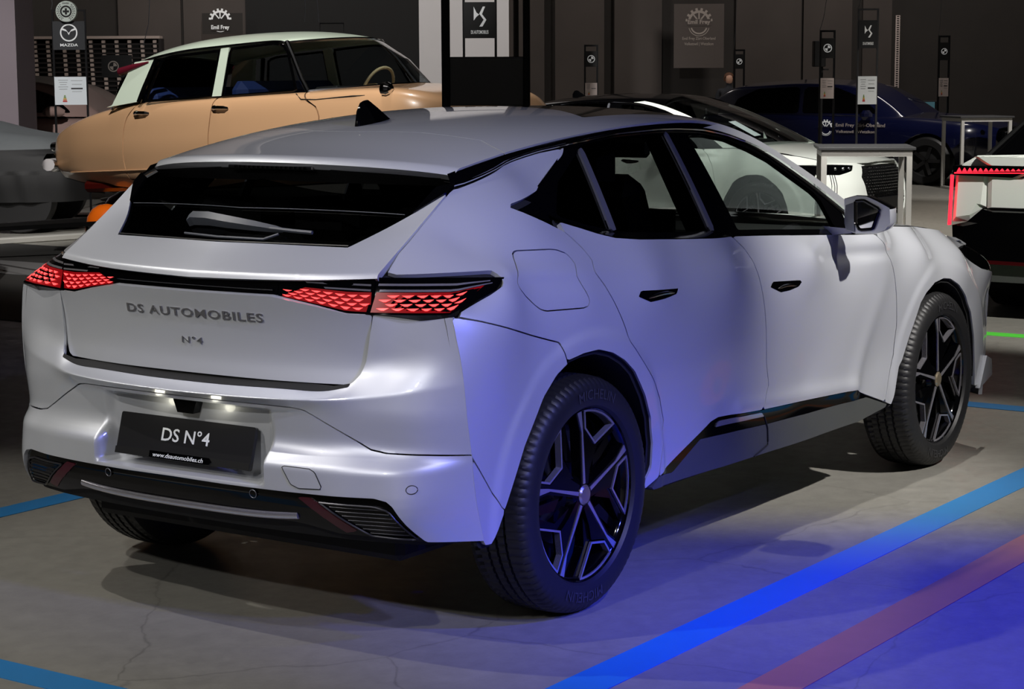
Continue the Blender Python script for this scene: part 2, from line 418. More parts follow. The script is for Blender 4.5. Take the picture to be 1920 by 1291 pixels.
# rear corner edge x(z)
CZ=[.2,.29,.43,.557,.66,.757,.85,.942,1.0]
CX=[-.47,-.488,-.528,-.55,-.568,-.578,-.586,-.592,-.594]
def corner_x(z): return nspl(CZ,CX,z)
RY=np.array([0,.2,.4,.5,.58,.66,.76,1.0]) # last = corner
def _row(xs,zs,zc):
    xc=float(corner_x(np.array([zc]))[0]);yc=float(side_Y(np.array([xc]),np.array([zc]))[0])
    Y=RY.copy();Y[-1]=yc
    return np.stack([np.r_[xs,xc],Y,np.r_[zs,zc]],-1)
REAR=[_row([-.715,-.712,-.70,-.69,-.678,-.66,-.61],[.24]*7,.27),
_row([-.800,-.796,-.785,-.775,-.762,-.738,-.69],[.40]*7,.42),
_row([-.809,-.804,-.786,-.770,-.752,-.728,-.676],[.522,.522,.521,.52,.52,.52,.524],.535),
_row([-.745,-.742,-.735,-.724,-.704,-.679,-.638],[.575]*5+[.568,.562],.558),
_row([-.772,-.766,-.746,-.732,-.712,-.688,-.648],[.674,.674,.672,.67,.668,.665,.665],.665),
_row([-.812,-.807,-.780,-.748,-.712,-.682,-.640],[.698,.70,.703,.706,.712,.722,.738],.757),
_row([-.700,-.696,-.684,-.675,-.658,-.636,-.614],[.736,.736,.737,.745,.785,.80,.815],.825),
_row([-.66,-.655,-.645,-.64,-.652,-.630,-.607],[.80,.80,.80,.85,.92,.942,.942],.942)]
def rear_patch(nu=150,mx=.008):
    rows=[]
    u=np.linspace(0,1,nu)
    for r in REAR:
        # param along Y
        L=r[:,1]/r[-1,1]
        rows.append(nspl(L,r,u))
    P=np.stack(rows,1) # nu,n,3
    P=fillet_profile(P,[0,.05,.014,.03,.02,.007,.03,0],4)
    P=refine(P,mx)
    # licence plate recess
    Y=P[...,1];z=P[...,2]
    m=sst(.330,.292,Y)*sst(.455,.472,z)*sst(.668,.655,z)
    x0=-.722
    P[...,0]=np.where(m>0,P[...,0]*(1-m)+m*np.maximum(P[...,0],x0),P[...,0])
    return P
TG=[(-.721,.124,.179,.738,.009),(-.708,.135,.15,.80,.012),(-.712,.14,.13,.90,.02),(-.732,.150,.121,.975,.02)]
def tailgate_patch(nu=90,mx=.01,Ym=.70):
    Y=np.linspace(0,Ym,nu);rows=[]
    for a,b,c,z0,zb in TG: rows.append(np.stack([a+b*Y**2+c*Y**4,Y,z0+zb*Y**2],-1))
    P=np.stack(rows,1);P=fillet_profile(P,[0,.05,.06,0],6);return refine(P,mx)
# ducktail + glass: rows (Y 0 / .45 / .61) from lip up to the roof edge
def duck_patch(nu=90,mx=.01):
    R=[[(-.728,0,1.014),(-.682,.44,1.024),(-.622,.64,1.034)],
       [(-.722,0,1.030),(-.676,.44,1.038),(-.612,.64,1.046)],
       [(-.60,0,1.108),(-.556,.447,1.104),(-.50,.64,1.118)],
       [(-.49,0,1.203),(-.400,.544,1.184),(-.37,.64,1.21)],
       [(-.40,0,1.280),(-.30,.57,1.262),(-.26,.64,1.28)]]
    u=np.linspace(0,1,nu);rows=[]
    for r in R:
        r=np.array(r,float);rows.append(nspl([0,r[1,1]/r[2,1],1],r,u))
    P=np.stack(rows,1);P=fillet_profile(P,[0,.008,.06,.08,0],6);return refine(P,mx)
# roof
RXS=[-.42,-.25,0,.3,.6,.95,1.25,1.5]
RZC=[1.333,1.362,1.412,1.448,1.468,1.473,1.466,1.445]
REX=[-.30,-.07,.31,.6,.92,1.21,1.5,1.8,2.1,2.4]
REY=[.585,.598,.606,.61,.61,.61,.612,.625,.655,.69]
def side_patch(x0=-.62,x1=3.36,z0=.2,z1=1.4,h=.011):
    x=np.arange(x0,x1+1e-6,h);z=np.arange(z0,z1+1e-6,h)
    X,Z=np.meshgrid(x,z,indexing='ij');return np.stack([X,side_Y(X,Z),Z],-1)
def glass_patch(x0=-.45,x1=2.5,z0=.9,z1=1.46,h=.015):
    x=np.arange(x0,x1+1e-6,h);z=np.arange(z0,z1+1e-6,h)
    X,Z=np.meshgrid(x,z,indexing='ij');return np.stack([X,glass_Y(X,Z),Z],-1)
def lamp_patch(nu=60,nv=14):
    u=np.linspace(0,1,nu)
    lo=np.array([(-.655,.585,.935),(-.63,.74,.940),(-.598,.825,.943),(-.56,.838,.957),(-.38,.845,1.00)])
    up=np.array([(-.622,.600,1.034),(-.57,.675,1.033),(-.51,.742,1.032),(-.45,.795,1.03),(-.365,.843,1.026)])
    t=[0,.35,.62,.7,1.]
    L=np.stack([np.interp(u,t,lo[:,k]) for k in range(3)],-1);U=nspl([0,.25,.5,.75,1.],up,u)
    v=np.linspace(0,1,nv)[None,:,None]
    P=L[:,None]*(1-v)+U[:,None]*v
    return P
def roof_edge(x):
    return np.interp(x,REX,REY)
REZ=[1.297,1.340,1.387,1.410,1.423,1.416,1.364,1.268,1.145,1.005]
def roof_patch(nx=110,nv=40):
    """right half, from spoiler lip to windscreen header; v from the edge (0) to the centre (1)"""
    s=np.r_[np.linspace(0,.02,8)[:-1],np.linspace(.02,1,nx-7)];v=np.linspace(0,1,nv)
    xe=-.245+s*(1.50+.245);xc=-.375+s*(1.42+.375)
    ye=roof_edge(xe);ze=nspl(REX,REZ,xe);zc=nspl(RXS,RZC,xc)
    w=v[None]
    Y=ye[:,None]*(1-w)
    x=xc[:,None]+(xe-xc)[:,None]*(Y/ye[:,None])**2.2
    f=(Y/ye[:,None])
    z=zc[:,None]-(zc-ze)[:,None]*(.75*f**2+.25*f**7)
    d=np.hypot(x-x[0:1],Y-Y[0:1])
    z=z-.016*np.clip(1-d/.03,0,1)**2
    return np.stack([x,Y,z],-1)
PL={k:[tuple(q) for q in v] for k,v in json.loads('{"rear_arch":[[-0.4202,0.3844],[-0.337,0.5553],[-0.2487,0.679],[-0.1843,0.7347],[-0.1206,0.7669],[-0.0549,0.781],[0.0218,0.7831],[0.0975,0.7651],[0.1643,0.7348],[0.2253,0.6949],[0.3078,0.6083],[0.3593,0.5323],[0.3753,0.4531],[0.3596,0.3776],[0.3182,0.3413],[0.318,0.3146]],"front_arch":[[2.209,0.3133],[2.2255,0.3468],[2.2618,0.4576],[2.2862,0.4787],[2.3337,0.5633],[2.4195,0.6908],[2.4707,0.7259],[2.551,0.7566],[2.6563,0.7642],[2.7215,0.7566],[2.7854,0.7277],[2.8628,0.6727],[2.9271,0.6047],[2.972,0.4935],[2.9938,0.3947],[3.0023,0.3261]],"rgap":[[0.0297,1.1547],[0.0189,1.1266],[0.0467,1.1004],[0.071,1.0713],[0.0891,1.0378],[0.0677,1.0076],[0.1014,0.9677],[0.1387,0.9083],[0.18,0.8347],[0.2019,0.7878],[0.2563,0.7381],[0.3097,0.6938],[0.3703,0.6457],[0.4258,0.584],[0.4619,0.5095],[0.449,0.4411],[0.4261,0.3813],[0.4124,0.3382]],"mgap":[[0.9999,1.0469],[1.0622,1.0004],[1.0997,0.9535],[1.116,0.9078],[1.1283,0.8441],[1.1426,0.7705],[1.16,0.6774],[1.1723,0.6023],[1.1977,0.5326],[1.1988,0.5195],[1.1712,0.483],[1.1415,0.4429]],"fgap":[[2.0707,0.982],[2.1298,0.9356],[2.1492,0.9005],[2.1813,0.8492],[2.1991,0.7949],[2.2154,0.7177],[2.2334,0.619],[2.2243,0.5081],[2.1683,0.3641],[2.1491,0.3337]],"belt":[[0.0278,1.1533],[0.1019,1.1334],[0.1872,1.1095],[0.2696,1.0908],[0.391,1.0781],[0.6398,1.0613],[0.8543,1.0497],[0.9978,1.0453],[1.3091,1.0276],[1.6131,1.0081],[1.9532,0.9859],[2.0707,0.982]],"rail":[[-0.2749,1.259],[-0.0529,1.3154],[0.1392,1.3467],[0.266,1.3598]],"ctip":[[0.2233,1.3309],[0.0159,1.2378],[-0.1644,1.2062]],"tggap_side":[[-0.5371,1.097],[-0.3349,1.2288],[-0.2887,1.258]],"tggap_duck":[[0.6099,1.0365],[0.6093,1.0972],[0.6149,1.2292],[0.6154,1.2585]],"lamp_side":[[-0.5855,0.9428],[-0.44,0.9862],[-0.3838,1.007],[-0.3728,1.0238],[-0.3767,1.0424],[-0.5017,1.0411],[-0.5748,1.039]],"bump":[[-0.1357,0.7687],[-0.1612,0.8245],[-0.3745,0.8805],[-0.5163,0.9208],[-0.5869,0.9387]],"bump2":[[-0.5541,0.554],[-0.4366,0.3978],[-0.4202,0.3844]],"bbot":[[-0.5276,0.3077],[-0.4632,0.2977]],"fuel":[[-0.2629,1.0725],[-0.2555,1.0821],[-0.2411,1.087],[-0.2032,1.0861],[-0.1038,1.0825],[-0.073,1.0788],[-0.0324,1.0654],[-0.0142,1.04],[-0.0236,1.0243],[-0.0374,1.0073],[-0.0307,0.9915],[-0.0099,0.9518],[-0.0014,0.9296],[-0.0109,0.9151],[-0.0357,0.9113],[-0.1223,0.9147],[-0.2069,0.9181],[-0.2328,0.925],[-0.257,0.9392],[-0.2956,0.9694],[-0.3192,0.9965],[-0.3117,1.0132],[-0.2863,1.0399],[-0.271,1.0573]],"handle_r":[[0.2753,0.9144],[0.2956,0.9302],[0.5359,0.9152],[0.5375,0.9093],[0.5134,0.9001],[0.4343,0.8947],[0.3384,0.8926]],"handle_f":[[1.1908,0.86],[1.2129,0.8761],[1.3982,0.8663],[1.4011,0.8587],[1.3793,0.8456],[1.3182,0.8379],[1.2598,0.8366]],"sill":[[0.4256,0.3392],[0.7963,0.4523],[0.8498,0.4584],[1.1415,0.4429],[1.891,0.412],[2.1491,0.3337],[2.209,0.3133],[2.0775,0.3004],[1.9464,0.2852],[1.364,0.284],[1.0888,0.2866],[0.3609,0.3009]],"sillblack_low":[[0.53,0.3319],[0.723,0.4075],[1.1904,0.3872],[2.0111,0.3705]],"sillchrome":[[0.8103,0.4318],[0.8561,0.4477],[1.1458,0.4347],[1.1698,0.4181]],"sillgap":[[1.1724,0.4215],[1.2026,0.3761],[1.2079,0.3139],[1.1048,0.2886]],"crease":[[0.5417,0.59],[1.1988,0.5195],[1.7957,0.4593],[1.8895,0.4142],[2.0326,0.6603],[2.3622,0.8749]],"dart":[[1.8328,0.9455],[2.476,0.906],[2.2022,0.8995]],"headlamp":[[2.9065,0.8719],[3.146,0.8472],[3.1612,0.8377],[3.1023,0.806],[3.055,0.7731],[2.8605,0.8543]],"front":[[3.0738,0.7356],[3.1265,0.5926],[3.2132,0.37],[3.0248,0.2915]],"shoulder":[[-0.3697,1.018],[-0.2058,1.0191],[0.0592,1.0129],[0.3893,1.0023]],"g_rear":[[0.3761,1.3677],[0.5696,1.382],[0.8889,1.3872],[0.9212,1.065],[0.6697,1.073],[0.4794,1.0857],[0.3503,1.1006],[0.3369,1.3478]],"g_quarter":[[0.3526,1.3587],[0.3169,1.106],[0.2001,1.1294],[0.0698,1.1606],[0.0721,1.1791],[0.142,1.2614]],"g_front":[[1.0376,1.378],[1.1641,1.3747],[1.3007,1.3565],[1.4333,1.3175],[1.546,1.2754],[1.6546,1.2155],[1.7747,1.1527],[1.8159,1.1217],[1.855,1.0114],[1.8696,1.0047],[1.1033,1.0549]],"g_div":[[0.328,1.3481],[0.3558,1.3553],[0.3473,1.1008],[0.3169,1.106]],"g_bstrip":[[0.8889,1.3872],[0.9096,1.3866],[0.942,1.0636],[0.9177,1.0652]],"g_bline":[[0.962,1.387],[1.0424,1.05]],"g_all":[[-0.146,1.2032],[0.0211,1.2374],[0.2254,1.3308],[0.2957,1.3701],[0.5561,1.3848],[0.8343,1.392],[0.9598,1.3906],[1.1219,1.3848],[1.2702,1.3664],[1.4246,1.3326],[1.5402,1.2859],[1.6491,1.2271],[1.7805,1.1582],[1.9618,1.0609],[1.9556,0.989],[1.054,1.0458],[0.9295,1.0437],[0.4649,1.0711],[0.3297,1.086],[0.236,1.105],[0.0674,1.1515]],"g_trimlow":[[0.9415,1.0585],[0.477,1.0825],[0.3378,1.0966]],"rail_top":[[-0.332,1.3001],[-0.1091,1.3348],[0.0755,1.3579],[0.3097,1.3842],[0.5691,1.3987],[0.8036,1.4066],[0.9647,1.4063],[1.1343,1.397],[1.283,1.3789],[1.4025,1.3499],[1.5206,1.3072],[1.6398,1.2559],[1.8005,1.1764],[1.995,1.0883]],"glass":[[0.4495,1.105],[0.5486,1.1897]],"fin":[[0.5486,1.1897],[0.6107,1.2332],[0.6154,1.2585]],"glassL":[[0.0642,1.1081]],"duckgap":[[0.6099,1.0365],[0.6093,1.0972],[0.6113,1.1659],[0.6149,1.2292]],"tg":[[0.6032,0.935],[0.5927,0.876],[0.5827,0.8045],[0.5725,0.7684],[0.5556,0.7443],[0.3003,0.9745],[0.4349,0.9536],[0.5283,0.9357]],"gapline":[[0.1745,0.6797],[0.3263,0.6775],[0.3998,0.6762],[0.4359,0.671],[0.5103,0.6339],[0.629,0.573],[0.6718,0.5659],[0.7723,0.5636],[0.8577,0.5559]],"tgside_rear":[[0.6049,0.9319],[0.6,0.877],[0.5922,0.8062],[0.5867,0.7712],[0.5756,0.7486]],"bottom":[[0.1867,0.4458],[0.395,0.446],[0.539,0.4464],[0.6661,0.4475],[0.6998,0.4404],[0.7152,0.4266],[0.7709,0.3234],[0.8473,0.3041]],"sensor":[[0.7576,0.4754]],"towcover":[[0.3905,0.5156],[0.3984,0.519],[0.4763,0.5167],[0.4937,0.5094],[0.514,0.4715],[0.5125,0.4641],[0.4434,0.461],[0.4178,0.4705]],"reflect":[[0.437,0.432],[0.4629,0.433],[0.6011,0.3473],[0.571,0.3413]],"valbot":[[0.1533,0.3411],[0.4233,0.3563],[0.5368,0.3378],[0.6449,0.3344],[0.7705,0.3218]],"sens2":[[0.2815,0.4282]],"recess":[[0.2326,0.6401],[0.2573,0.6046],[0.2646,0.5825],[0.3512,0.5354],[0.3881,0.4707]],"roofglass":[[0.7656,0.1735],[0.7219,0.3239],[0.6259,0.4753],[0.8959,0.4934],[1.0537,0.5234],[1.2308,0.5488]],"spgap":[[-0.0293,0.0741],[0.0183,0.2622],[0.0382,0.4668],[0.0489,0.4691],[0.0121,0.5433]],"antenna":[[0.0483,0.0081],[0.1994,0.0331]],"lampin":[[0.3007,0.976]]}').items()}
# ------------------------------------------------------------------ hall
FW2=np.array([math.cos(ya),math.sin(ya),0.]);RT2=np.array([math.sin(ya),-math.cos(ya),0.]);UP=np.array([0,0,1.])
VIEWROT=ya-math.pi/2     # local x to the right of the picture, local y away from the camera
def gpos(px,D): # floor point under picture column px at distance D
    k=(px-960)/3747.11; p=CAMP+D*(FW2*1.0)+RT2*k*D*1.009; return np.array([p[0],p[1],0.])
def zof(py,D,px=960): return float(at(px,py,D)[2]) if False else 1.5759+D*1.009*math.tan(math.atan2(645.5-py,3747.11)+pi_)
mat('floor_concrete',(126,124,118),.5,noise=.10,nscale=.8,bump=.04)
nt=MATS['floor_concrete'].node_tree;b=nt.nodes['Principled BSDF']
tc=nt.nodes.new('ShaderNodeTexCoord');n2=nt.nodes.new('ShaderNodeTexNoise');n2.inputs['Scale'].default_value=9.;n2.inputs['Detail'].default_value=9.;n2.inputs['Roughness'].default_value=.7
cr=nt.nodes.new('ShaderNodeValToRGB');cr.color_ramp.elements[0].position=.35;cr.color_ramp.elements[0].color=(.32,.32,.32,1);cr.color_ramp.elements[1].position=.7;cr.color_ramp.elements[1].color=(.5,.5,.5,1)
nt.links.new(tc.outputs['Object'],n2.inputs['Vector']);nt.links.new(n2.outputs['Fac'],cr.inputs[0]);nt.links.new(cr.outputs[0],b.inputs['Roughness'])
# fine cracks and scuffs
base_link=b.inputs['Base Color'].links[0].from_socket
vor=nt.nodes.new('ShaderNodeTexVoronoi');vor.feature='DISTANCE_TO_EDGE';vor.inputs['Scale'].default_value=.9
dist=nt.nodes.new('ShaderNodeTexNoise');dist.inputs['Scale'].default_value=3.;dist.inputs['Detail'].default_value=8
mxv=nt.nodes.new('ShaderNodeMixRGB');mxv.inputs[0].default_value=.16;nt.links.new(tc.outputs['Object'],mxv.inputs[1]);nt.links.new(tc.outputs['Object'],dist.inputs['Vector']);nt.links.new(dist.outputs['Color'],mxv.inputs[2]);nt.links.new(mxv.outputs[0],vor.inputs['Vector'])
cr2=nt.nodes.new('ShaderNodeValToRGB');cr2.color_ramp.elements[0].position=0;cr2.color_ramp.elements[0].color=(.72,.72,.72,1);cr2.color_ramp.elements[1].position=.004;cr2.color_ramp.elements[1].color=(1,1,1,1);nt.links.new(vor.outputs['Distance'],cr2.inputs[0])
n3=nt.nodes.new('ShaderNodeTexNoise');n3.inputs['Scale'].default_value=14;n3.inputs['Detail'].default_value=10;n3.inputs['Roughness'].default_value=.75;nt.links.new(tc.outputs['Object'],n3.inputs['Vector'])
cr3=nt.nodes.new('ShaderNodeValToRGB');cr3.color_ramp.elements[0].position=.3;cr3.color_ramp.elements[0].color=(.86,.86,.86,1);cr3.color_ramp.elements[1].position=.62;cr3.color_ramp.elements[1].color=(1.05,1.05,1.04,1);nt.links.new(n3.outputs['Fac'],cr3.inputs[0])
m1=nt.nodes.new('ShaderNodeMixRGB');m1.blend_type='MULTIPLY';m1.inputs[0].default_value=1;nt.links.new(base_link,m1.inputs[1]);nt.links.new(cr2.outputs[0],m1.inputs[2])
m2=nt.nodes.new('ShaderNodeMixRGB');m2.blend_type='MULTIPLY';m2.inputs[0].default_value=1;nt.links.new(m1.outputs[0],m2.inputs[1]);nt.links.new(cr3.outputs[0],m2.inputs[2]);nt.links.new(m2.outputs[0],b.inputs['Base Color'])
fl=ob('floor',np.array([(-16,-16,0),(60,-16,0),(60,50,0),(-16,50,0.)]),[[0,1,2,3]],MATS['floor_concrete'],smooth=False);tag(fl,kind='structure')
mat('wall_dark',(42,38,35),.8,noise=.25,nscale=2.);mat('wall_panel',(70,63,59),.75,noise=.28,nscale=1.2);mat('ceiling_black',(16,15,15),.9)
mat('pillar_left_paint',(150,138,145),.7,noise=.05,nscale=2);mat('column_paint',(205,200,198),.6,noise=.03,nscale=3)
def vbox(px0,px1,y0,y1,D,thick,z0=None,z1=None):
    """box whose front face fills picture columns px0..px1 and rows y0..y1 at distance D"""
    a=gpos(px0,D);c=gpos(px1,D);w=np.linalg.norm(c-a);zz0=zof(y1,D) if z0 is None else z0;zz1=zof(y0,D) if z1 is None else z1
    V,F=box((w/2,thick/2,(zz0+zz1)/2),(w,thick,zz1-zz0));
    return a[None]+V[:,:1]*RT2+V[:,1:2]*FW2+V[:,2:]*UP,F
def hbox(o,c,s,bev=0):
    V,F=box(c,s,bev);return np.asarray(o)[None]+V[:,:1]*RT2+V[:,1:2]*FW2+V[:,2:]*UP,F
DW=37.
wall=ob('wall_back',*vbox(-2600,4600,0,0,DW,.3,0,9.),MATS['wall_dark'],smooth=False);tag(wall,kind='structure')
for a,c in ((975,1022),(1042,1132),(1151,1238),(1374,1494),(1498,1587),(1607,1660),(240,355),(360,474),(880,965)):
    ob('wall_panel',*vbox(a,c,0,0,DW-.09,.08,.05,8.5),MATS['wall_panel'],wall,smooth=False)
for nm,px,side in (('wall_left',-2500,-1),('wall_right',4500,1)):
    a=gpos(px,DW);V,F=box((0,-30,4.5),(.3,60,9));tag(ob(nm,a[None]+V[:,:1]*RT2+V[:,1:2]*FW2+V[:,2:]*UP,F,MATS['wall_dark'],smooth=False),kind='structure')
_a=CAMP*np.array([1,1,0])-FW2*11.;V,F=box((0,0,3.),(40,.3,6.));tag(ob('wall_front',_a[None]+V[:,:1]*RT2+V[:,1:2]*FW2+V[:,2:]*UP,F,MATS['column_paint'],smooth=False),kind='structure')
tag(ob('ceiling',np.array([(-16,-16,9.),(60,-16,9),(60,50,9),(-16,50,9)]),[[3,2,1,0]],MATS['ceiling_black'],smooth=False),kind='structure')
# pillars
o=ob('wall_pillar',*vbox(-190,51,0,0,23.5,.9,0,9),MATS['pillar_left_paint'],smooth=False);tag(o,kind='structure')
o=ob('wall_column',*vbox(792,957,0,0,27,.9,0,9),MATS['column_paint'],smooth=False);tag(o,kind='structure')
o=ob('wall_recess',*vbox(474,792,0,0,DW-.4,.1,0,9),M_matte,smooth=False);tag(o,kind='structure')
# floor tapes, carpet, and light painted as a stripe and a patch
mat('tape_blue',(28,112,172),.5,noise=.06,nscale=12);mat('light_stripe_orange',(190,122,84),.5,noise=.1,nscale=12);mat('tape_green',(80,200,60),.5);mat('carpet_black',(22,21,21),.95,noise=.3,nscale=300);mat('light_patch_grey',(86,86,88),.8,noise=.35,nscale=500);mat('edge_trim',(196,194,188),.4,.3);mat('mat_dark',(60,56,52),.6,noise=.2,nscale=4)
def tape(x0,x1,y0,y1,m,label,z=.002):
    o=ob('floor_stripe',*box(((x0+x1)/2,(y0+y1)/2,z/2),(x1-x0,y1-y0,z)),MATS[m],smooth=False);tag(o,label,'tape','tape lines on the concrete floor');return o
tape(-1.40,4.2,-1.325,-1.19,'tape_blue','blue floor tape running along the right side of the grey hatchback')
tape(-1.25,4.12,1.575,1.70,'tape_blue','blue floor tape running along the far left side of the grey hatchback')
tape(-1.405,-1.29,-1.19,3.2,'tape_blue','blue floor tape crossing the bottom left corner behind the hatchback')
tape(4.12,4.26,-4.,1.70,'tape_blue','blue floor tape crossing in front of the grey hatchback')
tape(6.68,6.83,-3.5,1.2,'tape_green','green floor tape behind the white car at the right edge')
tape(-1.2,4.0,-1.745,-1.605,'light_stripe_orange','orange stripe of light on the floor outside the blue line, laid as a painted strip')  # not tape: orange light spilled on the floor, painted as a strip
o=ob('floor_layer',*box((6.1,11.,.003),(4.2,11.4,.006)),MATS['carpet_black'],smooth=False);tag(o,'black carpet laid on the floor left of the hatchback','carpet')
o=ob('floor_layer',*box((6.5,10.,.008),(.8,3.6,.004)),MATS['light_patch_grey'],smooth=False);tag(o,'patch of light on the black carpet, laid as a grey speckled sheet','carpet')  # patch of light on the floor, painted as a paler grey sheet
p_=ground(-80,463);q_=ground(420,430);d_=q_-p_;l_=float(np.linalg.norm(d_));d_/=l_;n_=np.array([-d_[1],d_[0],0])
V,F=box((l_/2,0,.03),(l_,.14,.055),.008);o=ob('platform_edge',p_+V[:,:1]*d_+V[:,1:2]*n_+V[:,2:]*UP,F,MATS['edge_trim'],smooth=False);tag(o,'pale metal edging strip across the black carpet before the covered car','edging')
# ------------------------------------------------------------------ signs and logos
mat('sign_black',(13,13,14),.5);mat('sign_slate',(40,42,46),.5);mat('sign_brown',(84,76,72),.6,noise=.05);mat('stand_steel',(34,34,36),.35,.6);mat('stand_grey',(92,94,98),.35,.7)
mat('sheet_white',(225,232,236),.5,emit=(225,232,236),estr=.06);mat('sheet_pink',(205,190,184),.5);mat('print_grey',(120,122,124),.6);mat('print_dark',(40,40,42),.6);mat('logo_white',(236,238,238),.5,emit=(236,238,238),estr=.12);mat('logo_dim',(170,160,152),.5);mat('print_red',(200,40,44),.5);mat('print_green',(110,150,60),.5);mat('print_yellow',(215,180,60),.5);mat('print_orange',(215,110,50),.5);mat('disc_white',(212,222,214),.45)
def ringpoly(r0,r1,n=32,a0=0,a1=2*math.pi):
    t=np.linspace(a0,a1,n);V=np.array([(r*math.cos(a),r*math.sin(a),0) for r in (r0,r1) for a in t]);return V,[[i,i+1,n+i+1,n+i] for i in range(n-1)]
def flat(*pts): return np.array([(a,b,0.) for a,b in pts]),[list(range(len(pts)))]
def bmw_logo():
    P_=[ringpoly(.40,.5)];t0=[0,math.pi/2,math.pi,1.5*math.pi]
    for q in (t0[0],t0[2]):
        t=np.linspace(q+.04,q+math.pi/2-.04,8);P_.append((np.array([(0,0,0)]+[(.33*math.cos(a),.33*math.sin(a),0) for a in t]),[list(range(9))]))
    return join(*P_)
def mazda_logo():
    return join(ringpoly(.42,.5),flat((-.40,.16),(-.10,.06),(0,-.14),(.10,.06),(.40,.16),(.36,.26),(.16,.18),(0,-.02),(-.16,.18),(-.36,.26)))
def ds_logo():
    return join(flat((-.30,.5),(-.16,.20),(-.02,.10),(-.17,-.02),(-.30,-.20)),flat((.28,.5),(.16,.5),(-.02,.14),(.20,-.16),(-.02,-.5),(.14,-.5),(.34,-.16),(.12,.12)))
def gear_logo():
    P_=[]
    t=np.linspace(0,math.pi,11)
    P_.append(ringpoly(.36,.46,24,.06,math.pi-.06))
    for a in np.linspace(.12,math.pi-.12,8):
        c,s=math.cos(a),math.sin(a);P_.append((np.array([(c*.44-s*.05,s*.44+c*.05,0),(c*.56-s*.05,s*.56+c*.05,0),(c*.56+s*.05,s*.56-c*.05,0),(c*.44+s*.05,s*.44-c*.05,0)]),[[0,1,2,3]]))
    for a in (math.pi*.28,math.pi*.5,math.pi*.72):
        c,s=math.cos(a),math.sin(a);P_.append((np.array([(c*.08-s*.03,s*.08+c*.03,0),(c*.38-s*.03,s*.38+c*.03,0),(c*.38+s*.03,s*.38-c*.03,0),(c*.08+s*.03,s*.08-c*.03,0)]),[[0,1,2,3]]))
    P_.append(ringpoly(.30,.36,24,math.pi+.3,2*math.pi-.3));P_.append(ringpoly(.41,.44,40,math.pi+.25,2*math.pi-.25))
    return join(*[(V+np.array([0,.06 if k<len(P_)-2 else -.10,0]),F) for k,(V,F) in enumerate(P_)])
def seal_logo():
    P_=[ringpoly(.20,.28),flat((-.05,.15),(.05,.15),(.05,.05),(.15,.05),(.15,-.05),(.05,-.05),(.05,-.15),(-.05,-.15),(-.05,-.05),(-.15,-.05),(-.15,.05),(-.05,.05))]
    for s in(-1,1):
        for a in np.linspace(-1.1,.75,8):
            for r,da in ((.34,.0),(.41,.08)):
                c=np.array([s*r*math.cos(a+da),r*math.sin(a+da)]);d=np.array([-s*math.sin(a+.5),math.cos(a+.5)])*.05;n=np.array([d[1],-d[0]])*.45
                P_.append((np.array([(*(c-d),0),(*(c+n),0),(*(c+d),0),(*(c-n),0)]),[[0,1,2,3]]))
    return join(*P_)
LOGO=dict(bmw=bmw_logo,mazda=mazda_logo,ds=ds_logo,gear=gear_logo,seal=seal_logo)
def put(name,VF,o,w,h,m,parent,dx=0,dz=0,dy=0):
    """flat artwork (unit size) onto a vertical face at world point o, facing the camera side"""
    V,F=VF;o=np.asarray(o,float)+RT2*dx+UP*dz-FW2*dy
    return ob(name,o[None]+V[:,:1]*w*RT2+V[:,1:2]*h*UP,F,m,parent,smooth=False)
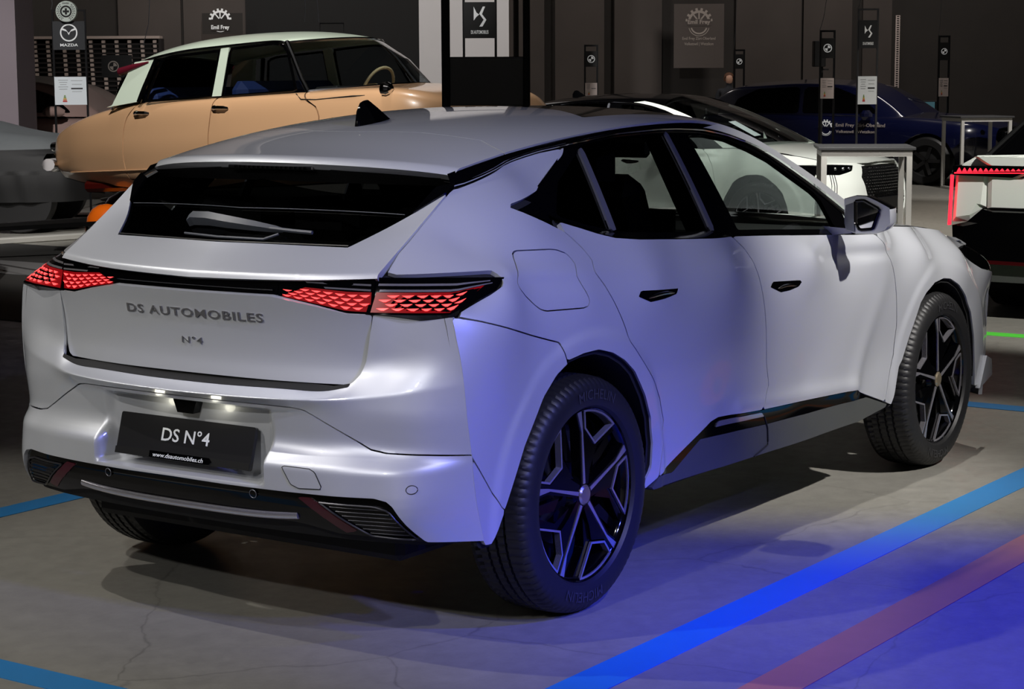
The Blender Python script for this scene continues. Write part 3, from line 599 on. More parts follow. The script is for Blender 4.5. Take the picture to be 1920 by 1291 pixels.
def price_stand(px0,px1,ytop,D,sign,logo,sheet,label,name_text=None,signm='sign_black',sheetm='sheet_white',steel='stand_steel',back=False,cable=None,post=.022,logok=.62,logom='logo_white',label_sheet=True):
    a=gpos(px0,D);c=gpos(px1,D);w=float(np.linalg.norm(c-a));mid=(a+c)/2
    t=thing('price_stand',label,'stand',tuple(mid),VIEWROT,'price stands around the hall')
    L=lambda nm,VF,m,p=t:ob(nm,*VF,MATS[m],p,smooth=False)
    H=zof(ytop,D)
    for s in(-1,1): L('post',box((s*(w/2-post/2),0,H/2),(post,post,H)),steel)
    L('top_bar',box((0,0,H-post/2),(w-2*post,post,post)),steel);L('foot_plate',box((0,0,.012),(w+.12,.36,.024),.004),steel)
    def panel(nm,y0,y1,m,x0=-w/2+post*.6,x1=w/2-post*.6,dy=-.016):
        z0,z1=zof(y1,D),zof(y0,D);return L(nm,box(((x0+x1)/2,dy,(z0+z1)/2),(x1-x0,.012,z1-z0)),m),z0,z1
    def art(nm,VF,cx,cz,ww,hh,m,p,d=.0235):
        V,F=VF;return ob(nm,np.stack([cx+V[:,0]*ww,np.full(len(V),-d),cz+V[:,1]*hh],-1),F,MATS[m],p,smooth=False)
    if sign:
        sg,z0,z1=panel('sign_panel',*sign,signm);sh=z1-z0;sw=w-post
        k=min(sw,sh)*logok;up=.10*sh if name_text else 0
        art('sign_logo',LOGO[logo](),0,(z0+z1)/2+up,k,k,logom,sg)
        if name_text:
            V,F=fit_text(name_text,1,1,weight=.02);art('sign_lettering',(V-np.array([.5,.5,0]),F),0,z0+.17*sh,sw*.55,sh*.10,logom,sg)
    if sheet:
        sg,z0,z1=panel('price_sheet',*sheet,sheetm,dy=-.022);sh=z1-z0;sw=w-post
        if label_sheet:
            for k in range(5): L('print_line',box((-sw*.22,-.029,z1-sh*(.12+.08*k)),(sw*(.30-.05*(k%3)),.001,sh*.014)),'print_grey',sg)
            for k in range(4): L('print_line',box((sw*.2,-.029,z1-sh*(.14+.13*k)),(sw*(.36-.06*(k%2)),.001,sh*.012)),'print_grey',sg)
            L('print_bar',box((sw*.2,-.029,z1-sh*.42),(sw*.36,.001,sh*.05)),'print_dark',sg)
            for k,cm in enumerate(('print_green','print_green','print_yellow','print_orange','print_red')): L('energy_bar',box((-sw*.18,-.0295,z0+sh*(.32-.05*k)),(sw*(.05+.022*k),.001,sh*.04)),cm,sg)
    if cable:
        p0=np.array([-w/2,0,H]);cx,cy=cable;q=gpos(cx,D)-mid;p1=np.array([float(q@RT2),0,zof(cy,D)]);tt=np.linspace(0,1,10)[:,None]
        P_=p0+(p1-p0)*tt;P_[:,0]+=.05*np.sin(tt[:,0]*math.pi*2)*w;L('cable',tube(P_,.004,5),'stand_grey')
    return t
S=price_stand(118,181,15,23,(37,90),'mazda',(140,192),'price stand with white seal disc above a sign lettered MAZDA','MAZDA','sign_slate',cable=(115,-40))
H=zof(19,23)
dk=ob('seal_disc',*lathe([(0,-.075),(.112,-.075),(.118,-.07),(.118,.01),(0,.01)],40,'y',(-.012,0,H)),MATS['disc_white'],S)
V,F=seal_logo();ob('seal_emblem',np.stack([-.012+V[:,0]*.24,np.full(len(V),-.077),H+V[:,1]*.24],-1),F,M_satin,dk,smooth=False)
V,F=fit_text('SWISS',.075,.016,weight=.03);ob('seal_lettering',np.stack([-.05+V[:,0],np.full(len(V),-.077),H+.083+V[:,1]],-1),F,M_satin,dk,smooth=False)
price_stand(872,935,-14,25,(5,72),'ds',None,'price stand with black brand sign in front of the pale column','DS AUTOMOBILES',post=.03)
price_stand(1597,1636,20,23.5,(42,94),'ds',(146,198),'grey price stand with white sheet behind the white front-facing car','DS AUTOMOBILES','sign_slate',steel='stand_grey',cable=(1604,-20))
price_stand(1095,1121,85,33,(97,126),'bmw',(156,180),'black roundel price stand against the wall left of the large wall banner',None,sheetm='sheet_pink',post=.03)
price_stand(1370,1391,95,34,(104,131),'bmw',None,'black roundel price stand just right of the large wall banner',None,post=.03,cable=(1378,-30))
price_stand(1528,1557,60,26,(75,112),'bmw',(149,187),'black roundel price stand beside the dark loudspeaker',None,sheetm='sheet_pink',post=.025,cable=(1547,-25))
price_stand(1746,1768,71,32,(84,117),'bmw',(150,184),'black roundel price stand alone at the right against the dark wall',None,sheetm='sheet_pink',post=.03,cable=(1753,-30))
# near stand seen from behind, right over the hatchback's roof
D=12.;a=gpos(833,D);c=gpos(997,D);w=float(np.linalg.norm(c-a))
t=thing('price_stand','large black price stand seen from behind above the hatchback roof','stand',tuple((a+c)/2),VIEWROT,'price stands around the hall')
H=2.25
for s,pw in ((-1,.050),(1,.042)): ob('post',*box((s*(w/2-.025),0,H/2),(pw,.05,H),.004),M_matte,t,smooth=False)
ob('top_bar',*box((0,0,H-.02),(w-.1,.04,.04)),M_matte,t,smooth=False);ob('foot_plate',*box((0,0,.015),(w+.1,.4,.03)),M_matte,t,smooth=False)
ob('price_board',*box((.006,.01,zof(152,D)),(w-.075,.02,zof(107,D)-zof(198,D)),.004),M_satin,t,smooth=False);ob('board_rim',*box((.006,-.004,zof(109,D)),(w-.075,.012,.010)),MATS['stand_steel'],t,smooth=False)
# wall banners
def banner(px0,px1,y0,y1,D,m,label,name='wall_banner'):
    o=gpos((px0+px1)/2,D);w=float(np.linalg.norm(gpos(px1,D)-gpos(px0,D)));z0,z1=zof(y1,D),zof(y0,D)
    e=ob(name,*hbox(o,(0,.01,(z0+z1)/2),(w,.02,z1-z0)),MATS[m],smooth=False);tag(e,label,'sign');return e,o,w,z0,z1
e,o,w,z0,z1=banner(1260,1352,10,129,DW-.6,'sign_brown','large brown banner with gear emblem hanging on the back wall')
put('banner_emblem',gear_logo(),o,w*.48,w*.48,MATS['logo_dim'],e,0,z1-.30*(z1-z0),.004)
V,F=fit_text('Emil Frey',1,1,weight=.03);pl_=put('emblem_band',flat((-.5,-.5),(.5,-.5),(.5,.5),(-.5,.5)),o,w*.47,w*.135,MATS['sign_brown'],e,0,z1-.29*(z1-z0),.006)
put('banner_lettering',(V-np.array([.5,.5,0]),F),o,w*.45,w*.11,MATS['logo_dim'],e,0,z1-.29*(z1-z0),.008)
for k,s in enumerate(('Emil Frey Züri-Oberland','Volketswil | Wetzikon')):
    V,F=fit_text(s,1,1,weight=.01);put('banner_lettering',(V-np.array([.5,.5,0]),F),o,w*(.66,.58)[k],w*.075,MATS['logo_dim'],e,0,z1-(.545+.085*k)*(z1-z0),.004)
e,o,w,z0,z1=banner(394,468,23,62,DW-.6,'wall_dark','small dark banner with gear emblem above the peach classic car')
put('banner_emblem',gear_logo(),o,w*.50,w*.50,MATS['logo_white'],e,-.05*w,z0+.62*(z1-z0),.004);put('emblem_band',flat((-.5,-.5),(.5,-.5),(.5,.5),(-.5,.5)),o,w*.47,w*.16,MATS['wall_dark'],e,-.05*w,z0+.30*(z1-z0),.006)
V,F=fit_text('Emil Frey',1,1,weight=.03);put('banner_lettering',(V-np.array([.5,.5,0]),F),o,w*.45,w*.13,MATS['logo_white'],e,-.05*w,z0+.30*(z1-z0),.008)
e,o,w,z0,z1=banner(207,263,100,142,31,'sign_black','black roundel sign in front of the slatted rack on the left','roundel_sign')
put('sign_logo',bmw_logo(),o,w*.36,w*.36,MATS['logo_dim'],e,-.11*w,(z0+z1)/2,.004)
# slatted rack on the left
D=34.;o=gpos(185,D);w=float(np.linalg.norm(gpos(318,D)-gpos(52,D)));z0,z1=zof(168,D),zof(70,D)
t=thing('slatted_rack','dark slatted rack with pale blocks along the back wall','rack',tuple(o),VIEWROT)
mat('rack_block',(200,182,172),.7,noise=.15,nscale=40);mat('rack_slat',(30,22,21),.7)
for z,hh in ((0,.06),(z1,.045)): ob('frame_beam',*box((0,0,z+hh/2),(w,.30,hh)),MATS['rack_block' if z else 'rack_slat'],t,smooth=False)
for s in(-1,1): ob('frame_post',*box((s*w/2,0,z1/2),(.05,.28,z1)),MATS['rack_slat'],t,smooth=False)
ob('back_board',*box((0,.14,z1/2),(w,.02,z1)),M_matte,t,smooth=False)
sl=box((0,-.10,0),(w,.03,.028));m0=None;b0=None
for k in range(12):
    zz=zof(76+8.6*k,D)
    if m0 is None: m0=ob('slat',*sl,MATS['rack_slat'],t,smooth=False);m0.location=(0,0,zz-.035);q=m0
    else: q=m0.copy();COL.objects.link(q);q.parent=t;q.location=(0,0,zz-.035)
    for px in (65,88.5,112,142,166,190.5,214,238,261.5,285,308):
        x=float((gpos(px+k*.35,D)-o)@RT2)
        if b0 is None: b0=ob('block',*box((0,-.09,0),(.062,.06,.05),.006),MATS['rack_block'],t,smooth=False);q=b0
        else: q=b0.copy();COL.objects.link(q);q.parent=t
        q.location=(x,0,zz+.004)
# perforated white strip, loudspeaker, screens, wires
D=35.5;o=gpos(1671,D);z0,z1=zof(196,D),zof(33,D)
t=ob('notched_strip',*hbox(o,(0,.0,(z0+z1)/2),(.075,.02,z1-z0)),MATS['sheet_pink'],smooth=False);tag(t,'tall pale notched strip standing against the dark back wall','strip')
nb=join(*[hbox(o,(.0,-.012,z0+(z1-z0)*(k+.5)/40),(.04,.006,.016)) for k in range(40)]);q=ob('notches',*nb,M_matte,t,smooth=False);q['kind']='stuff'
D=27.;o=gpos(1527,D);t=thing('loudspeaker','black loudspeaker on a bracket beside the roundel price stand','speaker',tuple(o),VIEWROT)
z0,z1=zof(128,D),zof(80,D);ob('cabinet',*box((0,0,(z0+z1)/2),(.155,.2,z1-z0),.01),M_satin,t,smooth=False);ob('speaker_pole',*box((.05,.05,z0/2),(.03,.03,z0)),M_satin,t,smooth=False);ob('bracket',*box((.07,-.02,zof(133,D)),(.12,.03,.02)),M_satin,t,smooth=False);ob('speaker_foot',*box((.05,.05,.01),(.4,.4,.02)),M_satin,t,smooth=False)
mat('screen_lit',(60,84,90),.3,noise=.6,nscale=6,emit=(70,110,120),estr=.35)
D=34;o=gpos(1706,D);t=thing('screen_wall','low dark display case with two lit screens beyond the blue car','display',tuple(o),VIEWROT)
z0,z1=zof(215,D),zof(192,D);ob('case',*box((0,0,z1/2),(.72,.15,z1),.01),M_satin,t,smooth=False)
for s in(-1,1): ob('screen',*box((s*.165,-.08,(z0+z1)/2),(.30,.01,(z1-z0)*.82)),MATS['screen_lit'],t,smooth=False)
for k,(xa,xb,yb,dd) in enumerate(((303,285,83,30),(582,582,40,30.6),(602,608,41,30))):
    P_=np.array([gpos(xa,dd)+UP*zof(-60,dd),gpos((xa+xb)/2+2,dd)+UP*zof(yb*.5,dd),gpos(xb,dd)+UP*zof(yb,dd)]);o=ob('hanging_wire',*tube(P_,.006,5),MATS['stand_grey']);tag(o,('thin wire hanging beside the small dark emblem banner','straight thin wire hanging left of the thin frame over the classic car','short wire that carries the thin dark frame over the classic car')[k],'wire')
o=gpos(632,30);z0,z1=zof(66,30),zof(43,30);P_=[(-.175,0,z0),(-.175,0,z1),(.175,0,z1),(.175,0,z0)]
V,F=tube(np.array(P_),.012,6);o_=ob('hanging_sign_bar',o[None]+V[:,:1]*RT2+V[:,1:2]*FW2+V[:,2:]*UP,F,MATS['stand_steel']);tag(o_,'thin dark hanging bracket above the classic car roof','bracket')
# bar tables
mat('table_white',(205,203,198),.45);mat('table_top',(70,70,72),.5)
def bar_table(px0,px1,D,rot,label,h=1.0,m='table_white'):
    o=gpos((px0+px1)/2,D);t=thing('bar_table',label,'table',tuple(o),VIEWROT+rot,'white bar tables');w=float(np.linalg.norm(gpos(px1,D)-gpos(px0,D)));d=w;g=.042
    ob('table_top',*box((0,0,h-.012),(w+.05,d+.05,.024),.004),MATS['table_top'],t,smooth=False)
    for sx_ in(-1,1):
        for sy in(-1,1): ob('leg',*box((sx_*(w/2-g/2),sy*(d/2-g/2),h/2-.012),(g,g,h-.03)),MATS[m],t,smooth=False)
    for sy in(-1,1):
        ob('rail',*box((0,sy*(d/2-g/2),h-.05),(w-2*g,g,.045)),MATS[m],t,smooth=False)
        ob('foot_rail',*box((sy*(w/2-g/2),0,.02),(g,d-2*g,.03)),MATS[m],t,smooth=False);ob('side_rail',*box((sy*(w/2-g/2),0,h-.05),(g,d-2*g,.045)),MATS[m],t,smooth=False)
bar_table(1531,1694,15.7,-.10,'white bar table with dark top in front of the white car',1.02)
bar_table(1772,1869,27.5,.16,'pale bar table farther back beside the dark blue car',1.0)
# ------------------------------------------------------------------ main car
def fullgrid(P):
    """mirror half patch (nu,nv,3) about y=0 into one grid; Y>0 first becomes left"""
    L=P[::-1].copy();R=P[1:].copy();R[...,1]*=-1
    return np.concatenate([L,R],0)
def gv(P): return P.reshape(-1,3),grid_faces(P.shape[0],P.shape[1])
def orient(V,F,hint):
    N=vnormals(V,F);
    if (N@np.asarray(hint,float)).mean()<0: F=[f[::-1] for f in F]
    return V,F
def cl(V,F,poly,ax,inset=.0022,keep=True):
    a,b=ax;X=np.stack([np.abs(V[:,a]) if a==1 else V[:,a],np.abs(V[:,b]) if b==1 else V[:,b]],-1)
    d=psdf(poly,X)
    return clip(V,F,d+inset if keep else -d+inset)
def offs(V,F,d): return V+vnormals(V,F)*d,F
SIDEP=side_patch();SV,SF=gv(SIDEP);_,SF2=orient(SV,SF.tolist(),(0,1,0));SF=np.array(SF2)
GP=glass_patch();GV_,GF=gv(GP);_,g2=orient(GV_,GF.tolist(),(0,1,0));GF=np.array(g2)
def side_piece(poly,cuts=(),inset=.0022,off=0.,depth=.014,base='side',keepin=()):
    V,F=(SV,SF) if base=='side' else (GV_,GF)
    V,F=cl(V,F,poly,(0,2),inset)
    for c,i in cuts: V,F=cl(V,F,c,(0,2),i,False)
    if off: V,F=offs(V,F,off)
    if depth: V,F=flange(V,F,depth)
    return V,F
def both(name,VF,m,parent,right_first=True,**k):
    V,F=VF;R=V*np.array([1,-1,1.]);o=ob(name,R,[f[::-1] for f in F],m,parent,**k)
    l=ob(name,V,F,m,parent,**k);return o,l
def sx(*pts):
    """side point on the paint surface"""
    return [(x,float(side_Y(np.array([x]),np.array([z]))[0]),z) for x,z in pts]
def gx(*pts): return [(x,float(glass_Y(np.array([x]),np.array([z]))[0]),z) for x,z in pts]
P=PL
def cornerpts(z0,z1,n=8):
    z=np.linspace(z0,z1,n);return [(float(x)-.003,float(q)) for x,q in zip(corner_x(z),z)]
def build_car():
    car=thing('hatchback_car','pearl grey hatchback car seen from its rear right corner on the blue-taped stand','car')
    # ---- side panels
    quarter=P['rail']+P['ctip']+P['rgap'][1:]+P['rear_arch'][::-1][:-5]+P['bump']+P['lamp_side']+[(-.612,1.036)]+P['tggap_side']
    fuel=P['fuel']
    both('quarter_panel',side_piece(quarter,[(fuel,.0018)]),M_paint,car)
    both('fuel_door',side_piece(fuel,inset=.0018),M_paint,car)
    up=P['bump'][::-1];
    bside=cornerpts(.556,.9387)+up[1:]+P['rear_arch'][:5][::-1]+P['bump2'][1:][::-1]+[]
    both('bumper_side',side_piece(bside),M_paint,car)
    blow=cornerpts(.30,.5535)[::-1]+[(P['bbot'][1][0]-.02,.296),P['bbot'][1]]+P['bump2'][1:][::-1]
    both('bumper_corner',side_piece(blow,inset=.001),M_paint,car)
    sill=P['sill']
    rdoor=P['belt'][:8]+P['mgap'][1:]+sill[:4][::-1]+P['rgap'][1:][::-1]
    both('rear_door',side_piece(rdoor),M_paint,car)
    fdoor=P['belt'][7:]+P['fgap'][1:-1]+[sill[5],sill[4],sill[3]]+P['mgap'][1:-1][::-1]
    both('front_door',side_piece(fdoor),M_paint,car)
    fender=[(2.065,.9825),(2.35,.99),(2.7,.965),(3.0,.925),(3.24,.882),(3.24,.853),(3.109,.852),(2.98,.851),(2.97,.840),(3.1119,.7674),(3.22,.745),(3.22,.29),(3.02,.28)]+P['front_arch'][::-1][1:]+P['fgap'][1:][::-1]
    both('front_fender',side_piece(fender),M_paint,car)
    both('sill_panel',side_piece([sill[0]]+P['sillblack_low']+sill[6:],inset=.001,off=-.004,depth=.05),M_sill,car)
    both('sill_trim',side_piece(sill[:6]+P['sillblack_low'][::-1],inset=.001,off=-.002,depth=.03),M_black,car)
    both('sill_accent',side_piece(P['sillchrome'],inset=0,off=.002,depth=.006),M_mach,car)
    for nm in ('handle_r','handle_f'):
        pocket=both('door_handle',side_piece(P[nm],inset=0,off=.0012,depth=.006),M_black,car)
        h=np.array(P[nm]);lo=h.min(0);hi=h.max(0);zc=lo[1]+.35*(hi[1]-lo[1])
        for s,pk in zip((-1,1),pocket):
            pth=np.array(sx(*[(x,zc+.006*math.sin(math.pi*t)) for t,x in zip(np.linspace(0,1,7),np.linspace(lo[0]+.05,hi[0]-.04,7))]));pth[:,1]+=.003
            pth[:,1]*=s;V,F=tube(pth,[.002,.005,.006,.006,.006,.005,.002],8);ob('handle_bar',V,F,M_dchrome,pk)
    sg=np.array(sx(*resample(np.array(P['sillgap']),16)))+np.array([0,-.0015,0]);both('sill_joint',tube(sg,.0028,5),M_matte,car)
    # dark backing behind the panel gaps
    parts=[]
    for poly in (quarter,bside,blow,rdoor,fdoor,fender):
        parts.append(side_piece(poly,inset=-.012,off=-.016,depth=0))
    for q in parts: both('panel_backing',q,M_matte,car)
    # arch lips and liners
    for key,cx in (('rear_arch',0.),('front_arch',2.675)):
        a=resample(np.array(P[key]),60);A=np.array(sx(*a));A[:,1]-=.006;B=A.copy();B[:,1]=.60
        both('wheel_arch_liner',strip(A,B),M_matte,car)
    # ---- greenhouse
    top=[(-.2854,1.2598)]+P['rail'][1:]+P['g_all'][3:14]
    allg=P['g_all']
    both('window_surround',side_piece(allg,[(P['g_rear'],-.003),(P['g_quarter'],-.003),(P['g_front'],-.003)],inset=-.008,off=-.002,depth=.018,base='glass'),M_black,car)
    both('rear_door_window',side_piece(P['g_rear'],inset=-.006,off=-.004,depth=0,base='glass'),M_glass_d,car)
    both('quarter_window',side_piece(P['g_quarter'],inset=-.006,off=-.004,depth=0,base='glass'),M_glass_d,car)
    both('front_door_window',side_piece(P['g_front'],inset=-.006,off=-.004,depth=0,base='glass'),M_glass_l,car)
    both('window_divider',side_piece(P['g_div'],inset=0,off=.004,depth=.008,base='glass'),M_grey,car)
    both('window_divider',side_piece(P['g_bstrip'],inset=-.001,off=.004,depth=.008,base='glass'),M_grey,car)
    # belt trim: black ledge between glass and paint
    bl=resample(np.array(P['belt']),60);A=np.array(sx(*bl));A[:,2]+=.001;B=np.array(gx(*[(x,z+.018) for x,z in bl]));both('belt_trim',strip(A,B),M_black,car)
    # roof rail trims (edge of the roof -> top of the windows)
    xs=np.linspace(-.285,2.06,70);bt=np.array(P['rail']+P['g_all'][4:14]+[(2.06,.985)])
    zb=np.interp(xs,bt[:,0],bt[:,1]);yb=np.where(xs<.27,side_Y(xs,zb),glass_Y(xs,zb));yb=np.where((xs>.2)&(xs<.34),np.interp(xs,[.2,.34],[float(side_Y(np.array([.2]),np.array([1.3545]))[0]),float(glass_Y(np.array([.34]),np.array([1.374]))[0])]),yb)
    sA=np.interp(xs,[-.285,2.06],[-.27,2.42]);A=np.stack([sA,roof_edge(sA),nspl(REX,REZ,sA)],-1);B=np.stack([xs,yb,zb],-1)
    n=46
    A2=A-np.array([0,.004,.004])
    both('roof_rail_trim',strip(A2[:n],B[:n]),M_black,car)
    mid=A[n-6:]*.45+B[n-6:]*.55
    both('windscreen_pillar',strip(A[n-6:],mid),M_paint,car);both('windscreen_pillar_trim',strip(mid-np.array([0,.006,.004]),B[n-6:]),M_black,car)
    C=B[:50]*.86+A[:50]*.14;both('roof_rail_chrome',tube(C+np.array([0,.006,.003]),.0042,6),M_chrome,car)
    # ---- roof, spoiler, glass roof
    R=fullgrid(roof_patch().transpose(1,0,2)[::-1]);RV,RF=gv(R);RV,RF=orient(RV,RF.tolist(),(0,0,1));RF=np.array(RF)
    sp=[(-.03,-.1),(-.0293,.0741),(.0182,.2622),(.0382,.4668),(.0489,.4691),(.0121,.5433),(-.04,.70),(-.8,.70),(-.8,-.1)]
    spl=lambda ins,keep:cl(RV,RF,sp,(0,1),ins,keep)
    V,F=spl(.002,True);ob('roof_spoiler',*flange(V,F,.026),M_paint,car)
    gl=[(.775,-.1),(.7656,.1735),(.7219,.3239),(.6259,.4753),(.896,.4933),(1.0537,.5233),(1.2311,.5486),(1.52,.56),(1.6,.3),(1.6,-.1)]
    V,F=spl(.002,False);V,F=cl(V,F,gl,(0,1),.001,False);ob('roof_panel',*flange(V,F,.02),M_paint,car)
    V,F=cl(RV,RF,gl,(0,1),.001);ob('roof_glass',*offs(V,F,-.002),M_black,car)
    ob('roof_lining',*offs(RV,RF.tolist(),-.04),M_dash,car)
    # windscreen
    s=np.linspace(0,1,26);xe=1.5+s*.92;E=np.stack([xe,roof_edge(xe)-.012,nspl(REX,REZ,xe)],-1);Cc=np.stack([1.42+s*1.16,0*s,1.455-.435*s-.06*np.sin(np.pi*s)*-.5],-1)
    f=np.linspace(0,1,14);Wd=np.stack([Cc+(E-Cc)*np.array([1,1,1])*0,],0)
    Wd=np.stack([np.stack([Cc[:,0]+(E[:,0]-Cc[:,0])*q**2,E[:,1]*q,Cc[:,2]+(E[:,2]-Cc[:,2])*q**2],-1) for q in f],0)
    V,F=gv(fullgrid(Wd));ob('windscreen',*orient(V,F.tolist(),(.5,0,1)),M_glass_w,car)
    # shark-fin antenna
    ax0,ax1=.05,.205;prof=[];Z0=1.408
    pts=[(.045,Z0+.008),(.055,Z0+.06),(.075,Z0+.088),(.105,Z0+.094),(.15,Z0+.07),(.22,Z0+.03)]
    V=[];st=resample(np.array(pts),16)
    base=np.linspace(.045,.222,16)
    sec=[]
    for (x,z),xb in zip(st,base):
        w=.030*math.sin(math.pi*np.clip((xb-.03)/(.21),0.08,.97))**.6
        zb_=1.398+ (xb-.045)*.10
        sec.append([(xb,-w,zb_),(xb*.5+x*.5,-w*.62,zb_*.5+z*.5),(x,-.004,z),(x,.004,z),(xb*.5+x*.5,w*.62,zb_*.5+z*.5),(xb,w,zb_)])
    V=np.array(sec).reshape(-1,3);F=[[i*6+k,(i+1)*6+k,(i+1)*6+k+1,i*6+k+1] for i in range(15) for k in range(5)]+[[0,1,2,3,4,5]]
    ob('roof_antenna',V,F,M_black,car,sharp=50)
    # ---- rear end
    RP=fullgrid(rear_patch());V0,F0=gv(RP);V0,F0=orient(V0,F0.tolist(),(-1,0,0));F0=np.array(F0)
    zg=.50
    gapl=[(-.1,.680)]+P['gapline'][:-1]+[(.95,.5545)]
    botm=[(-.1,.449)]+P['bottom'][:-1]+[(.90,.304)]
    # upper bumper
    upper=gapl+[(.95,.9375),(.6045,.9375),(.594,.876),(.584,.8065),(.574,.772),(.558,.750),(.50,.7385),(-.1,.7385)]
    V,F=cl(V0,F0,upper,(1,2),.0022)
    sideg=[(.612,.934),(.6065,.8793),(.597,.8081),(.587,.7722),(.572,.7488),(.50,.722),(.50,1.1),(.612,1.1)]
    dk=lambda V:(V[:,0]+.742)
    # dark loading-lip seal under the tailgate
    Y2=V[:,1]**2;cx_=-.721+.124*Y2+.179*Y2*Y2-.030
    d=np.maximum(np.maximum(cx_-V[:,0],.705-V[:,2]),np.abs(V[:,1])-.555)
    Va,Fa=clip(V,F,d);ob('tailgate_seal',*offs(Va,Fa,.001),M_matte,car)
    Vb,Fb=clip(V,F,-d);ob('bumper_upper',*flange(Vb,Fb,.014),M_paint,car)
    # lower bumper
    lower=gapl[::-1]+botm
    V,F=cl(V0,F0,lower,(1,2),.0018)
    tow=P['towcover'];V,F=cl(V,F,tow,(1,2),.0012,False) if False else (V,F)
    ob('rear_bumper',*flange(V,F,.022),M_paint,car)
    V,F=cl(V0,F0,tow,(1,2),0.);V=V[:];sel=V[:,1]<0
    V,F=clip(V,F,V[:,1]);V,F=offs(V,F,.0016);ob('tow_eye_cover',*flange(V,F,.004),M_paint,car)
    loop=np.array([(-.0,y,z) for y,z in resample(np.array(tow+tow[:1]),40)])
    loop[:,0]=[rear_x(y,z)-.0006 for _,y,z in loop];loop[:,1]*=-1;ob('tow_cover_gap',*tube(loop,.0017,5,closed=True),M_matte,car)
    Vb,Fb=cl(V0,F0,[(-.1,.655)]+[(.95,.655),(.95,.3),(-.1,.3)],(1,2),0);Vb,Fb=clip(Vb,Fb,np.abs(Vb[:,1])-.83);ob('bumper_backing',*offs(Vb,Fb,-.03),M_matte,car)
    # sensors
    for y,z,m in ((.7575,.4753,M_paint),(-.7575,.4753,M_paint),(.2815,.4282,M_black),(-.2815,.4282,M_black)):
        x=rear_x(abs(y),z)-(.0 if m is M_paint else -.008)
        nx=.35*np.sign(y) if abs(y)>.5 else .1*np.sign(y)
        ring=[(x+.0035*0+abs(0),y+.0115*math.cos(t),z+.0115*math.sin(t)) for t in np.linspace(0,2*np.pi,24,endpoint=False)]
        ring=np.array(ring);ring[:,0]=[rear_x(abs(a),b)+(.008 if m is M_black else 0) for _,a,b in ring]
        s=ob('parking_sensor',*tube(ring-np.array([.0008,0,0]),.0014,6,closed=True),M_satin if m is M_paint else M_grey,car)
        V=np.concatenate([ring-np.array([.0015,0,0]),[[ring[:,0].mean()-.0025,y,z]]]);ob('sensor_face',V,[[i,(i+1)%24,24] for i in range(24)],m,s)
    # valance
    val=[(-.1,.47)]+[(.20,.47),(.40,.47),(.54,.47),(.668,.464),(.708,.45),(.735,.425),(.79,.318),(.64,.330),(.54,.330),(.44,.348),(.40,.352),(-.1,.352)]
    V,F=cl(V0,F0,val,(1,2),0);V,F=offs(V,F,-.012);ob('rear_valance',*flange(V,F,.05),M_black,car)
    for s in(-1,1):
        rf=[(.432,.434),(.475,.436),(.604,.346),(.566,.338)]
        V,F=cl(V0,F0,rf,(1,2),0);V,F=clip(V,F,-s*V[:,1]);V,F=offs(V,F,-.008);ob('rear_reflector',*flange(V,F,.01),M_refl,car)
        # vent grille with slats
        fr=[(.50,.425),(.66,.424),(.70,.414),(.755,.332),(.635,.338)]
        fr3=np.array([(rear_x(y,z)-.001+.010,y*s,z) for y,z in resample(np.array(fr+fr[:1]),40)])
        g=ob('vent_grille',*tube(fr3,.0030,6,closed=True),MATS['grille_dark'],car)
        for k in range(7):
            z=.415-.0115*k;y0=.515+(.13*(.425-z)/.087);y1=.70+(.055*(.414-z)/.082)
            sl=np.array([(rear_x(y,z)+.012,y*s,z) for y in np.linspace(y0,y1-.008,9)]);ob('grille_slat',*tube(sl,.0016,5),MATS['grille_dark'],g)
    cb=np.array([(rear_x(abs(y),.405)+.022,y,.366+.01*(abs(y)/.40)**4) for y in np.linspace(-.42,.42,41)])
    V,F=strip(cb+np.array([-.012,0,.014]),cb+np.array([0.0,0,-.012]));Vt,Ft=tube(cb,.0085,10);Vt=Vt.copy();Vt[:,2]=cb[:,2].repeat(10)+(Vt[:,2]-cb[:,2].repeat(10))*1.2
    ob('valance_trim_bar',Vt,Ft,M_mach,car)
    # plate recess light housing, plate
    for y in(-.11,.11):
        lh=ob('plate_lamp',*box((-.742,y,.6635),(.012,.030,.003),.001),M_lplamp,car)
        pl_=bpy.data.lights.new('plate_glow','POINT');pl_.energy=.045;pl_.color=(1,.95,.75);pl_.shadow_soft_size=.015;po=bpy.data.objects.new('plate_glow',pl_);COL.objects.link(po);po.location=(-.762,y,.642);po.parent=car
    ob('camera_housing',*prism([(-.045,.662),(.045,.662),(.03,.625),(-.03,.625)],-.752,-.722,lambda a,b,d:(d,a,b)),M_black,car,smooth=False)
    TL=np.array([-.742,.26,.606]);BL=np.array([-.775,.26,.488]);upv=(TL-BL);H=np.linalg.norm(upv);upv/=H;nrm=np.cross(upv,[0,-1,0]);nrm=np.array([-abs(nrm[0]),0,-nrm[2]*np.sign(nrm[0])]) if nrm[0]>0 else nrm
    def pl(a,b,d): return tuple(BL+np.array([0,-1,0])*a+upv*b+nrm*d)
    rr=lambda w,h,r:[(w-r+r*math.cos(t),h-r+r*math.sin(t)) for t in np.linspace(0,np.pi/2,4)]+[(r+r*math.cos(t),h-r+r*math.sin(t)) for t in np.linspace(np.pi/2,np.pi,4)]+[(r+r*math.cos(t),r+r*math.sin(t)) for t in np.linspace(np.pi,1.5*np.pi,4)]+[(w-r+r*math.cos(t),r+r*math.sin(t)) for t in np.linspace(1.5*np.pi,2*np.pi,4)]
    pt=ob('licence_plate',*prism(rr(.52,H,.006),-.012,.0,pl),M_plate,car,smooth=False);pt['label']='black show plate with white lettering'
    ob('plate_frame',*prism([(0,.0),(.52,.0),(.52,.020),(0,.020)],0,.004,pl),M_satin,pt,smooth=False)
